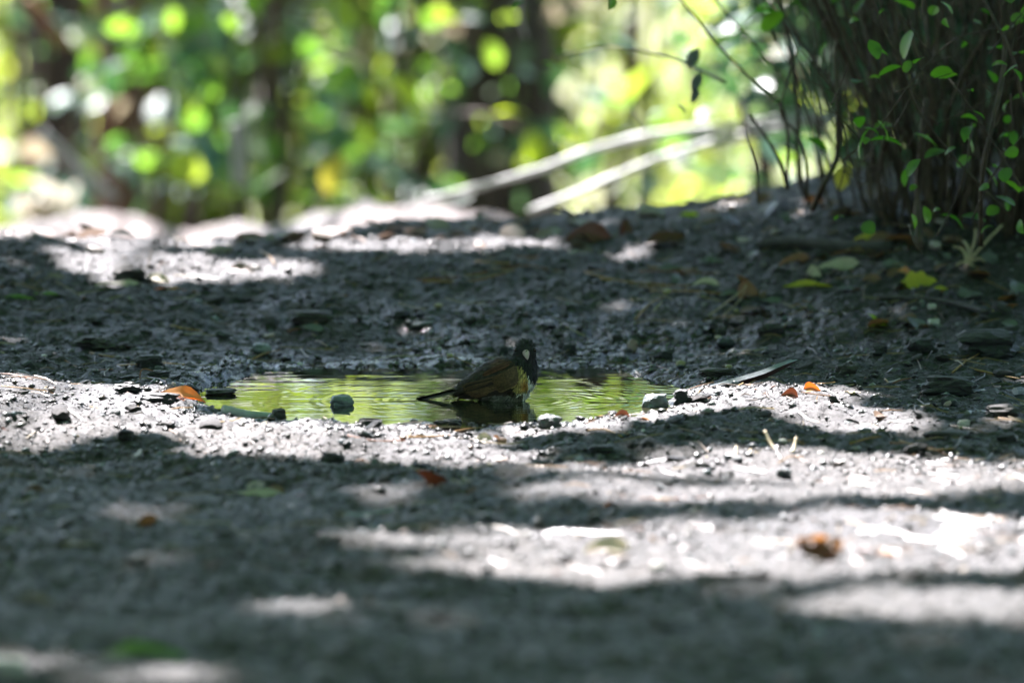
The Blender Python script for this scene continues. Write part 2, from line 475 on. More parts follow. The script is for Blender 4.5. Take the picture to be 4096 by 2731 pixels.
pr = pud(xr, yr)
wet = ss(1.75, 1.05, pr) * np.clip(0.75 + fbm(xr * 16, yr * 16, 51, 2), 0, 1) + ss(0.02, -0.01, ZZ) * ss(2.0, 1.2, pr) * 0.3
wet = wet + 1.0 * ss(0.30, 0.42, yr) * ss(1.05, 0.55, yr) * ss(0.75, 0.3, np.abs(xr - 0.02)) * np.clip(0.6 + 1.2 * fbm(xr * 9, yr * 5, 55, 3), 0, 1)
wet = np.clip(wet, 0, 1)
C = C * (1 - 0.25 * wet[:, None])
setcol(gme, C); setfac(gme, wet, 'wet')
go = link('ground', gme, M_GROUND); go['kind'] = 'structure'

# ------------------------------------------------------------------ the puddle
def puddle():
    m, t, p = newmat('puddle_water')
    p.inputs['Base Color'].default_value = (0.022, 0.022, 0.012, 1)
    p.inputs['Roughness'].default_value = 0.02
    p.inputs['IOR'].default_value = 1.33
    p.inputs['Specular IOR Level'].default_value = 0.5
    xs = np.arange(PCX - 0.40, PCX + 0.40, 0.0032); ys = np.arange(PCY - 0.42, PCY + 0.66, 0.0032)
    X, Y = np.meshgrid(xs, ys); X = X.ravel(); Y = Y.ravel()
    Z = np.zeros_like(X)
    for cx, cy, a, lam in ((0.0, -0.005, 0.00008, 0.018), (-0.06, 0.0, 0.00006, 0.0145)):
        r = np.hypot(X - cx, Y - cy) + 0.006 * fbm(X * 14, Y * 14, 61, 2)
        Z += a * np.cos(2 * math.pi * r / lam) * np.exp(-r / 0.2) * (0.6 + 0.8 * (fbm(X * 8, Y * 8, 63, 2) + 0.5))
    Z += (0.00022 * fbm(X * 16, Y * 45, 67, 2) + 0.00008 * fbm(X * 30, Y * 100, 69, 1)) * (0.8 + 1.4 * fbm(X * 7, Y * 6, 73, 2)) 
    i2 = np.arange(len(X)).reshape(len(ys), len(xs))
    Fq = np.stack([i2[:-1, :-1].ravel(), i2[:-1, 1:].ravel(), i2[1:, 1:].ravel(), i2[1:, :-1].ravel()], 1)
    keep = ((pud(X, Y) < 1.35) | ((Y > 0.3) & (np.abs(X + 0.03) < 0.40)))[Fq].all(1)
    Fq = Fq[keep]; used = np.unique(Fq); re = np.zeros(len(X), int); re[used] = np.arange(len(used))
    me = npmesh('puddle_water', np.stack([X, Y, Z], 1)[used], re[Fq], True)
    o = link('puddle_water', me, m); o['kind'] = 'structure'
    return o
puddle()

# ------------------------------------------------------------------ crumbs of earth (too many to count)
def crumbs():
    n1 = 62000
    x = rng.uniform(-0.85, 0.85, n1); y = np.where(rng.random(n1) < 0.72, rng.uniform(-0.75, 1.2, n1), rng.uniform(-2.5, 2.3, n1))
    pr = pud(x, y)
    keep = pr > 1.02 + 0.1 * rng.random(n1)
    x, y = x[keep], y[keep]
    xf = rng.uniform(-0.85, 0.85, 9000); yf = rng.uniform(-2.6, -0.5, 9000); x = np.concatenate([x, xf]); y = np.concatenate([y, yf])
    dens = 0.45 + fbm(x * 5, y * 5, 71, 3)
    keep = rng.random(len(x)) < np.clip(dens + 0.25, 0.12, 1)
    x, y = x[keep], y[keep]; n = len(x)
    s = 0.0009 + 0.0016 * rng.random(n) ** 2 + 0.0055 * rng.random(n) ** 14 + 0.0045 * rng.random(n) ** 2 * ss(-0.4, -1.2, y)
    base = np.array([[1, 0, 0], [-0.9, 0.3, 0], [0.2, 1, 0.1], [-0.1, -1, 0], [0.1, 0, 0.8], [0, 0.1, -0.8]])
    tri = np.array([[0, 2, 4], [2, 1, 4], [1, 3, 4], [3, 0, 4], [2, 0, 5], [1, 2, 5], [3, 1, 5], [0, 3, 5]])
    V = np.repeat(base[None], n, 0) * (1 + 0.5 * (rng.random((n, 6, 1)) - 0.5)) 
    el = 0.7 + 1.3 * rng.random(n) ** 2; fl = 0.35 + 0.6 * rng.random(n)
    V = V * np.stack([el, np.ones(n), fl], 1)[:, None, :] * s[:, None, None]
    an = rng.random(n) * 6.283; ca, sa = np.cos(an), np.sin(an)
    tl = 0.9 * (rng.random(n) - 0.5); ct, st = np.cos(tl), np.sin(tl)
    Xr = V[..., 0] * ct[:, None] - V[..., 2] * st[:, None]; Zr = V[..., 0] * st[:, None] + V[..., 2] * ct[:, None]
    V = np.stack([Xr * ca[:, None] - V[..., 1] * sa[:, None], Xr * sa[:, None] + V[..., 1] * ca[:, None], Zr], 2)
    z = gh(x, y)
    V = V + np.stack([x, y, z + s * fl * 0.35], 1)[:, None, :]
    T = (tri[None] + (np.arange(n) * 6)[:, None, None]).reshape(-1, 3)
    pal = np.array([[0.03, 0.026, 0.024], [0.06, 0.055, 0.052], [0.10, 0.095, 0.09], [0.16, 0.16, 0.15], [0.07, 0.045, 0.03], [0.26, 0.24, 0.2], [0.2, 0.1, 0.05], [0.14, 0.17, 0.18]])
    c = pal[rng.choice(8, n, p=[0.26, 0.28, 0.2, 0.09, 0.08, 0.03, 0.015, 0.045])] * (0.4 + 0.5 * rng.random((n, 1)))
    me = npmesh('earth_crumbs', V.reshape(-1, 3), T)
    setcol(me, np.repeat(c, 6, 0))
    o = link('earth_crumbs', me, M_CRUMB); tag(o, 'loose dark crumbs of earth and grit over the mud', 'grit', kind='stuff')
crumbs()

def needle_litter():
    n = 2800
    x = rng.uniform(-0.85, 0.85, n); y = rng.uniform(-1.6, 2.2, n)
    k = (pud(x, y) > 1.1) & (rng.random(n) < np.clip(0.35 + 0.4 * ss(0.1, 0.6, x) + fbm(x * 4, y * 4, 75, 2), 0, 1)); x, y = x[k], y[k]; n = len(x)
    a = rng.random(n) * 6.283; L = rng.uniform(0.008, 0.032, n); w_ = 0.0007
    V = []
    bend = rng.normal(0, 0.15, n)
    for t in (-1, 0, 1):
        cx = x + np.cos(a) * L * t - np.sin(a) * L * bend * (t * t); cy = y + np.sin(a) * L * t + np.cos(a) * L * bend * (t * t)
        z = gh(cx, cy) + 0.0022
        V += [np.stack([cx - np.sin(a) * w_, cy + np.cos(a) * w_, z], 1), np.stack([cx + np.sin(a) * w_, cy - np.cos(a) * w_, z], 1), np.stack([cx, cy, z + 2 * w_], 1)]
    V = np.stack(V, 1).reshape(-1, 3); b = (np.arange(n) * 9)[:, None]
    F = np.concatenate([b + np.array(q) for q in ([0, 3, 5, 2], [2, 5, 4, 1], [3, 6, 8, 5], [5, 8, 7, 4])], 0)
    me = npmesh('needle_litter', V, F)
    pal = np.array([[0.16, 0.09, 0.035], [0.10, 0.05, 0.025], [0.22, 0.16, 0.08], [0.05, 0.035, 0.025]])
    setcol(me, np.repeat(pal[rng.integers(0, 4, n)], 9, 0))
    o = link('needle_litter', me, M_CRUMB); tag(o, 'fine litter of broken needles strewn over the mud', 'litter', kind='stuff')
needle_litter()

# ------------------------------------------------------------------ leaf soups (foliage masses seen as one)
def soup(P, size, tilt=0.6, up=None, seed=0):
    """rhombic leaves at P (n,3) with half-length size (n): returns V,F,tone"""
    r = np.random.default_rng(seed); n = len(P)
    a = r.random(n) * 6.283
    d = np.stack([np.cos(a), np.sin(a), r.normal(0, tilt, n)], 1); d /= np.linalg.norm(d, axis=1, keepdims=True)
    q = np.stack([r.normal(0, tilt, n), r.normal(0, tilt, n), np.ones(n)], 1)
    s = np.cross(d, q); s /= np.linalg.norm(s, axis=1, keepdims=True)
    nn = np.cross(s, d)
    L = size[:, None]; W = L * (0.5 + 0.2 * r.random((n, 1)))
    a0 = P - d * L; b0 = P + d * L
    m1 = P - d * L * 0.35; m2 = P + d * L * 0.4
    dn = nn * L * 0.18
    V = np.stack([a0 - dn, m1 + s * W, m2 + s * W * 0.8, b0 - dn, m2 - s * W * 0.8, m1 - s * W], 1)
    base = (np.arange(n) * 6)[:, None]
    F = np.concatenate([base + np.array([0, 1, 2, 3]), base + np.array([0, 3, 4, 5])], 0)
    return V.reshape(-1, 3), F, np.repeat(r.random(n), 6)

def soup_obj(name, P, size, m, parent=None, tilt=0.6, seed=0, origin=None):
    org = np.array(parent.location if parent is not None else (origin if origin is not None else (0, 0, 0)))
    V, F, T = soup(np.asarray(P), np.asarray(size), tilt, seed=seed)
    me = npmesh(name, V - org, F, True); setfac(me, T, 'tone')
    o = link(name, me, m)
    if parent is not None: o.parent = parent
    else: o.location = org
    return o

# ------------------------------------------------------------------ overhead trees: their crowns shade the path
# places of the path that the sun reaches (photograph: centre x, y, half-width, half-height)
SUNNY = [(120, 1555, 330, 80), (420, 1600, 330, 62), (200, 1690, 500, 52), (760, 1700, 420, 44), (1150, 1715, 480, 40), (1700, 1725, 520, 38), (1500, 1790, 700, 34), (1950, 1770, 330, 34), (2320, 1700, 300, 30),
         (2830, 1610, 240, 40), (3180, 1600, 260, 30), (3050, 1665, 480, 26), (3700, 1690, 420, 24),
         (3100, 1850, 520, 44), (3650, 1880, 560, 60), (3900, 1940, 420, 60), (2450, 1880, 380, 22), (2600, 1965, 420, 22), (3300, 1960, 330, 26),
         (3700, 2115, 600, 90), (4000, 2160, 560, 105), (3300, 2190, 420, 50), (2700, 2130, 520, 34), (2100, 2150, 620, 24), (2350, 2215, 560, 36), (1900, 2240, 520, 22), (3650, 2270, 560, 34), (2700, 2280, 420, 28),
         (3700, 2430, 480, 30), (4000, 2400, 330, 34), (1250, 2410, 300, 10), 
         (620, 2700, 270, 26), (40, 2660, 90, 30),
         (180, 930, 700, 60), (700, 900, 600, 50), (1000, 880, 500, 40), (520, 1080, 420, 26), (900, 1070, 330, 34), (1750, 955, 520, 36), (2250, 950, 300, 30), (1600, 800, 260, 50), (1850, 820, 260, 40), (100, 1010, 500, 20),
         (2640, 930, 180, 26)]
SUNNY = np.array(SUNNY, float)
def sunny(x, y):
    X, Y = to_pix(x, y, macro(x, y))
    X = X + 120 * fbm(x * 6, y * 4, 81, 3); Y = Y + 34 * fbm(x * 7 + 9, y * 5, 83, 3)
    b = np.zeros(len(x), bool)
    for cx, cy, rx, ry in SUNNY: b |= ((X - cx) / rx) ** 2 + ((Y - cy) / ry) ** 2 < 1
    b &= (Y > 1010) | (fbm(x * 6, y * 4, 95, 3) < 0.05)
    b &= fbm(x * 7.5, y * 7.0, 87, 3) < 0.13 + 0.3 * (Y > 2040) * (X > 3000)
    b &= (X < 2780) | (Y > 1500)
    return b | (X < 2600) & (fbm(x * 7.5, y * 4.5, 89, 3) > 0.5) & ((Y > 1700) & (Y < 2100) | (Y < 1050))

def canopy():
    s = np.array(SUN)
    n = 24000
    g = np.stack([rng.uniform(-1.25, 1.25, n), rng.uniform(-3.1, 2.3, n)], 1)
    e = 0.036
    bad = np.zeros(n, bool)
    for dx, dy in ((0, 0), (e, 0), (-e, 0), (0, e), (0, -e)): bad |= sunny(g[:, 0] + dx, g[:, 1] + dy)
    g = g[~bad]
    z = rng.uniform(2.7, 3.6, len(g)) + 3.6 * ss(-0.25, -1.0, g[:, 1]) * rng.uniform(0.8, 1.2, len(g))
    P1 = np.stack([g[:, 0], g[:, 1], z * 0 + macro(g[:, 0], g[:, 1])], 1); k = (z - P1[:, 2]) / s[2]; P1 = P1 + s * k[:, None]
    S1 = rng.uniform(0.04, 0.055, len(P1))
    n = 9000
    g = np.stack([rng.uniform(0.62, 2.0, n), rng.uniform(2.0, 5.2, n)], 1)
    z = rng.uniform(2.7, 3.6, n)
    P3 = np.stack([g[:, 0], g[:, 1], macro(g[:, 0], g[:, 1])], 1); P3 = P3 + s * ((z - P3[:, 2]) / s[2])[:, None]
    S3 = rng.uniform(0.04, 0.055, n)
    n = 40000
    g = np.stack([rng.uniform(-9, 9, n), rng.uniform(-12, 2.4, n)], 1)
    out = (np.abs(g[:, 0]) > 1.2) | (g[:, 1] < -3.05)
    gap = fbm(g[:, 0] * 1.1, g[:, 1] * 1.1, 91, 3) > 0.33
    g = g[out & ~gap]
    z = rng.uniform(2.9, 5.5, len(g))
    P2 = np.concatenate([g, np.zeros((len(g), 1))], 1) + s * (z / s[2])[:, None]
    S2 = rng.uniform(0.09, 0.15, len(P2))
    # added unseen leaf curtain at the sides and behind the camera, blocks sky light
    n = 17000
    a = rng.random(n); u = rng.uniform(0, 1, n)
    x4 = np.where(a < 0.36, -7.5 + u * 2, np.where(a < 0.72, 5.8 + u * 2, rng.uniform(-7, 7, n)))
    y4 = np.where(a < 0.72, rng.uniform(-13, 6, n), -13.5 - u * 1.5)
    P4 = np.stack([x4, y4, 0.2 + 5.2 * rng.random(n)], 1); S4 = rng.uniform(0.11, 0.17, n)
    return np.concatenate([P1, P2, P3, P4]), np.concatenate([S1, S2, S3, S4])
CP, CS = canopy()

TREES = [  # name, base x, y, radius, label, material
    ('canopy_tree', at(190, 600, 7.6), 0.085, 'dark blurred tree trunk standing at the far left edge', M_TRUNK),
    ('canopy_tree', at(450, 600, 7.0), 0.06, 'slim reddish brown tree trunk behind the left shrubs', M_TRUNK_R),
    ('canopy_tree', at(1960, 500, 6.6), 0.135, 'thick dark tree trunk behind the middle of the path', M_TRUNK),
    ('canopy_tree', Vector((2.7, 2.2, 0)), 0.13, 'tree standing right of the path with overhanging crown', M_TRUNK),
    ('canopy_tree', Vector((-3.2, -1.5, 0)), 0.14, 'tree standing left of the path with overhanging crown', M_TRUNK)]
bases = np.array([[t[1].x, t[1].y] for t in TREES])
own = np.argmin(np.hypot(CP[:, None, 0] - bases[None, :, 0], CP[:, None, 1] - bases[None, :, 1]), 1)
for i, (nm, b, r, lab, m) in enumerate(TREES):
    bx, by = b.x, b.y
    z0 = float(macro(bx, by))
    root = empty(nm, (bx, by, z0)); tag(root, lab, 'tree', 'trees whose crowns hang over the path')
    rd = random.Random(i)
    tp = crv([(bx, by, z0 - 0.1), (bx + 0.02, by, z0 + 0.8), (bx - 0.05, by + 0.05, z0 + 1.9), (bx + rd.uniform(-.2, .2), by, z0 + 3.4), (bx + rd.uniform(-.3, .3), by, z0 + 5.2)], 7)
    n = len(tp)
    rad = [r * (1.35 - 0.35 * min(1, k / 4)) * (1 - 0.55 * k / n) for k in range(n)]
    tube('trunk', tp, rad, m, root, sides=14, knob=0.12, seed=i)
    idx = np.nonzero(own == i)[0]
    if len(idx):
        soup_obj('crown', CP[idx], CS[idx], M_LEAF_C, root, 0.35, seed=100 + i)  # also holds this tree's share of the added leaf curtain
        for q in range(9):
            e = CP[idx[rd.randrange(len(idx))]]
            s0 = tp[int(n * (0.5 + 0.4 * rd.random()))]
            mid = (np.array(s0) + e) / 2 + np.array([0, 0, 0.5])
            tube('limb', crv([s0, mid, e], 6), (r * 0.35, 0.01), m, root, sides=7, knob=0.1, seed=q)

# ------------------------------------------------------------------ far meadow and thickets beyond the path
LEAFS = [leaf_mesh('leaf_oval', 1, 0.66, 0.10, 0.12, 6, sharp=0.75), leaf_mesh('leaf_long', 1, 0.5, 0.16, 0.2, 6, sharp=0.9), leaf_mesh('leaf_round', 1, 0.85, 0.06, 0.1, 6, sharp=0.6)]
def leafset(m):
    out = []
    for l in LEAFS:
        c = l.copy(); c.materials.clear(); c.materials.append(m); out.append(c)
    return out
LS_W, LS_O = leafset(M_LEAF_W), leafset(M_LEAF_P)
LS_BG, LS_SH, LS_YB, LS_LIT = leafset(M_LEAF), leafset(M_LEAF_S), leafset(M_LEAF_YB), leafset(M_LEAF_N)

def blob_pts(n, c, r, seed, clump=14):
    """points in clumps inside an ellipsoid"""
    q = np.random.default_rng(seed)
    d = q.normal(size=(clump, 3)); d /= np.linalg.norm(d, axis=1, keepdims=True)
    cc = d * (q.random((clump, 1)) ** 0.4) * 0.8
    k = q.integers(0, clump, n)
    p = cc[k] + q.normal(0, 0.26, (n, 3))
    return np.array(c) + p * np.array(r)

def thicket(lab, X, y, half, height, n, m, size, seed, depth=0.7, zlow=None):
    x = (X - 2048) / 32768 * (y + DIST)
    z0 = float(macro(x, y))
    root = empty('thicket_shrub', (x, y, z0)); tag(root, lab, 'shrub', 'thicket of shrubs beyond the path')
    P = blob_pts(n, (x, y, z0 + height * 0.5), (half, depth, height * 0.55), seed, 22)
    P = P[P[:, 2] > z0 + 0.02]
    q = np.random.default_rng(seed)
    soup_obj('foliage', P, q.uniform(0.6, 1.2, len(P)) * size, m, root, 0.7, seed=seed)
    for k in range(5):
        e = P[q.integers(len(P))]
        tube('stem', crv([(x + q.normal(0, .05), y + q.normal(0, .05), z0 - 0.05), (x + (e[0] - x) * 0.3, y + (e[1] - y) * 0.3, z0 + (e[2] - z0) * 0.6), e], 5), (0.016, 0.004), M_STEM, root, sides=6, seed=k)
    return root
for lab, X, y, half, height, n, m, size, sd, dp in [
    ('dense olive thicket behind the left tree trunks', 420, 10.6, 0.5, 2.6, 2600, M_LEAF_T, 0.05, 1, 0.9),
    ('dense olive thicket behind the reddish trunk', 850, 10.2, 0.6, 2.4, 3000, M_LEAF_T, 0.05, 2, 0.9),
    ('dense olive thicket left of the thick dark trunk', 1420, 10.8, 0.6, 2.6, 3000, M_LEAF_T, 0.05, 3, 0.9),
    ('dense dark thicket right behind the thick dark trunk', 1980, 10.2, 0.34, 2.7, 2200, M_LEAF_T, 0.05, 4, 0.7),
    ('leafy thicket behind the right shrub', 3800, 10.5, 0.7, 2.6, 2600, M_LEAF_T, 0.05, 5, 0.9),
    ('dark shaded bush close behind the right clump of stems', 3870, 3.4, 0.42, 1.3, 9000, M_LEAF_W, 0.03, 25, 0.35),
    ('low pale bush in the far clearing', 2700, 19, 0.30, 0.55, 260, M_LEAF_F, 0.05, 6, 0.3),
    ('low yellow green bush in the far clearing beside the fallen branch', 3080, 17, 0.3, 0.5, 240, M_LEAF_F, 0.05, 7, 0.3),
    ('low pale bush at the far left behind the trunks', 30, 16, 0.3, 0.6, 260, M_LEAF_F, 0.05, 8, 0.3),
    ('tall pale bush far back in the clearing', 2380, 42, 1.6, 4.2, 1600, M_LEAF_F, 0.16, 9, 1.2),
    ('wide pale bush far back right of the clearing', 3300, 46, 2.0, 4.4, 1600, M_LEAF_F, 0.16, 10, 1.2)]:
    thicket(lab, X, y, half, height, n, m, size, sd, dp)

def meadow_grass():
    n = 14000
    x = rng.uniform(-3, 5, n); y = rng.uniform(13, 42, n)
    z = macro(x, y) + 0.016 * fbm(x * 3.3, y * 3.3, 1)
    h = rng.uniform(0.12, 0.38, n); a = rng.random(n) * 6.28; wd = 0.012
    ln = rng.normal(0, 0.35, (n, 2)) * h[:, None]
    A = np.stack([x - wd * np.cos(a), y - wd * np.sin(a), z - 0.03], 1); B = np.stack([x + wd * np.cos(a), y + wd * np.sin(a), z - 0.03], 1)
    Cc = np.stack([x + ln[:, 0], y + ln[:, 1], z + h], 1)
    V = np.stack([A, B, Cc], 1).reshape(-1, 3); F3 = np.arange(n * 3).reshape(n, 3)
    me = npmesh('meadow_grass', V, F3); setfac(me, np.repeat(rng.random(n), 3), 'tone')
    o = link('meadow_grass', me, M_LEAF_F); tag(o, 'pale sunlit grass of the clearing beyond the path', 'grass', kind='stuff')
meadow_grass()

# shrubs just beyond the path: every leaf in view is a leaf of its own, the rest above the view is one mass
def leafy_shrub(lab, X, y, spread, nleaf, nup, seed, yl=(0, 800), up_h=1.9, sz=(0.045, 0.11)):
    x = (X - 2048) / 32768 * (y + DIST); z0 = float(macro(x, y))
    root = empty('leafy_shrub', (x, y, z0)); tag(root, lab, 'shrub', 'leafy shrubs along the far edge of the path')
    rd = random.Random(seed); q = np.random.default_rng(seed)
    sp = mm(spread, y)
    for k in range(nleaf):
        p = at(X + rd.uniform(-spread, spread), rd.uniform(*yl), y + rd.uniform(-0.6, 0.6))
        s = sz[0] + (sz[1] - sz[0]) * rd.random() ** 1.5
        o = link('leaf', rd.choice([LS_BG, LS_BG, LS_BG, LS_BG, LS_W, LS_W, LS_W, LS_O if k % 3 == 0 else LS_W])[rd.randrange(3)], None, root, p, (rd.gauss(0.35, 0.6), rd.gauss(0, 0.6), rd.uniform(0, 6.28)))
        o.scale = (s, s, s)
    top = float(at(X, 0, y).z)
    P = np.stack([x + q.normal(0, sp * 0.62, nup), y + q.normal(0, 0.4, nup), top + 0.02 + up_h * q.random(nup) ** 1.1], 1)
    soup_obj('foliage', P, q.uniform(0.022, 0.036, nup), M_LEAF, root, 0.7, seed=seed)
    for k in range(7):
        e = P[q.integers(len(P))]
        b = (x + q.normal(0, sp * 0.35), y + q.normal(0, .15), z0 - 0.05)
        tube('stem', crv([b, (b[0] * 0.6 + e[0] * 0.4 + q.normal(0, .05), y, z0 * 0.5 + e[2] * 0.5), e], 6), (0.010, 0.003), M_STEM, root, sides=6, knob=0.1, seed=k)
leafy_shrub('leafy shrub with bright green leaves at the left edge', 150, 6.3, 300, 40, 200, 11)
leafy_shrub('leafy shrub in front of the reddish trunk, yellow green and teal leaves', 640, 6.0, 330, 95, 300, 12)
leafy_shrub('leafy shrub left of the middle with crowded round leaves', 1080, 5.6, 330, 95, 300, 13)
leafy_shrub('leafy shrub just left of the thick dark trunk', 1560, 6.2, 300, 80, 300, 14)
leafy_shrub('sparse shrub in front of the thick dark trunk', 2020, 5.9, 260, 30, 260, 15)
leafy_shrub('sunlit shrub right of the thick dark trunk', 2480, 7.0, 330, 34, 260, 16)
leafy_shrub('sunlit shrub behind the right clump of stems', 3100, 6.4, 360, 40, 260, 17)
leafy_shrub('shrub behind the right clump near the right edge', 3750, 5.5, 380, 36, 200, 18)

def sprig(lab, twig, leaves, y, seed):
    root = empty('leaf_sprig', at(*twig[0], y)); tag(root, lab, 'sprig')
    tube('twig', crv([at(a, b, y + 0.02 * i) for i, (a, b) in enumerate(twig)], 6), (0.005, 0.003), M_TWIG, root, sides=6, knob=0.15, seed=seed)
    for X, Y, s, rot, ms in leaves:
        o = link('leaf', ms, None, root, at(X, Y, y), rot); o.scale = (s, s, s)
sprig('bare forked twig with two bright yellow green leaves before the dark trunk', [(2420, 900), (2130, 560), (1950, 460), (1820, 450), (1815, 370)],
      [(2045, 448, 0.062, (0.12, 0.1, 1.4), LS_YB[0]), (2140, 590, 0.078, (1.1, 0.3, 0.4), LS_YB[0]), (2095, 655, 0.036, (1.2, 0.2, 0.1), LS_YB[2])], 4.6, 3)
sprig('drooping sprig with a bright yellow leaf left of the dark trunk', [(1560, -60), (1600, 180), (1690, 460), (1720, 600)],
      [(1615, 365, 0.085, (0.9, -0.3, 0.9), LS_YB[0]), (1680, 440, 0.06, (1.2, 0.2, 0.6), LS_YB[1]), (1790, 275, 0.078, (0.25, 0.1, 1.5), LS_BG[0]), (1480, 370, 0.05, (1.0, 0.2, 0.5), LS_YB[0])], 5.0, 4)
sprig('low sprig with one hanging golden leaf', [(1230, 880), (1300, 720), (1330, 560)], [(1335, 690, 0.075, (1.15, 0.2, -0.4), leafset(M_LEAF_Y)[0]), (1215, 790, 0.055, (0.2, 0.1, 1.5), LS_BG[0]), (1400, 760, 0.05, (0.3, 0, 1.2), LS_YB[1])], 4.5, 5)

sprig('large white gleaming leaf in the sun at the far left', [(110, 900), (150, 820), (190, 740)], [(190, 770, 0.15, (0.55, 0.2, 0.9), LS_O[0]), (150, 840, 0.11, (0.5, 0.2, 0.3), LS_O[2])], 4.9, 6)
# pale fallen branch forking to the ground
M_TWIG_P = solid('bleached_dead_wood', [(0.38, 0.38, 0.37), (0.62, 0.61, 0.6)], 50, (0.5, 0.8), 0.5, 0.002)
def fallen_branch():
    y = 3.1
    root = empty('fallen_branch', at(3010, 520, y)); tag(root, 'pale dead fallen branch forking down to the path behind', 'branch')
    tube('limb', crv([at(3320, 455, y + .1), at(3010, 497, y), at(2700, 525, y), at(2400, 590, y - .1), at(2150, 680, y - .2), at(1850, 765, y - .3), at(1700, 800, y - .35)], 7), (0.0075, 0.005), M_TWIG_P, root, sides=9, knob=0.3, seed=1)
    tube('limb', crv([at(3330, 480, y + .1), at(2900, 560, y), at(2600, 650, y - .1), at(2350, 755, y - .2), at(2120, 845, y - .3)], 7), (0.0072, 0.006), M_TWIG_P, root, sides=9, knob=0.3, seed=2)
    for k, (a, b, c, d) in enumerate(((2600, 545, 2530, 430), (2330, 620, 2220, 560), (2500, 690, 2440, 790), (2750, 600, 2700, 690), (2150, 685, 2080, 640))):
        tube('twig', crv([at(a, b, y - .05), at((a + c) / 2 + 15, (b + d) / 2, y - .06), at(c, d, y - .08)], 4), (0.003, 0.0012), M_TWIG_G, root, sides=6, knob=0.2, seed=k)
    tube('stub', crv([at(2990, 520, y), at(2975, 450, y - .02), at(2965, 390, y - .03)], 5), (0.009, 0.006), M_TWIG_G, root, sides=8, knob=0.15, seed=3)
fallen_branch()
def lying(name, lab, cat, pts, rad, m, knob=0.15, y=None, grp=None, sides=8):
    P = crv([at(a, b, y) if y is not None else gp(a, b) + Vector((0, 0, rad[0] * 0.8)) for a, b in pts], 6)
    o = tube(name, P, rad, m, None, P[0], sides=sides, knob=knob, seed=len(lab)); tag(o, lab, cat, grp); return o
lying('dead_branch', 'greyish dead branch leaning down at the far left behind the path', 'branch', [(160, 530), (330, 690), (470, 800)], (0.012, 0.009), M_TWIG_G, y=4.7)
lying('dead_branch', 'pinkish dead branch slanting across the upper left corner', 'branch', [(100, 0), (190, 90), (260, 190)], (0.014, 0.012), M_TWIG_R, y=5.2)
lying('dead_branch', 'upright pale broken stem in front of the left shrubs', 'branch', [(940, 490), (955, 580), (965, 740)], (0.013, 0.014), M_TWIG_G, y=4.9)
lying('dead_branch', 'short pinkish stem hanging before the reddish trunk', 'branch', [(450, 400), (420, 480), (405, 560)], (0.013, 0.014), M_TWIG_R, y=5.0)
lying('hanging_vine', 'thin pale vine hanging at the top before the dark trunk', 'vine', [(2080, -30), (2078, 60), (2090, 110), (2105, 150)], (0.003, 0.0025), M_TWIG_G, y=3.0)

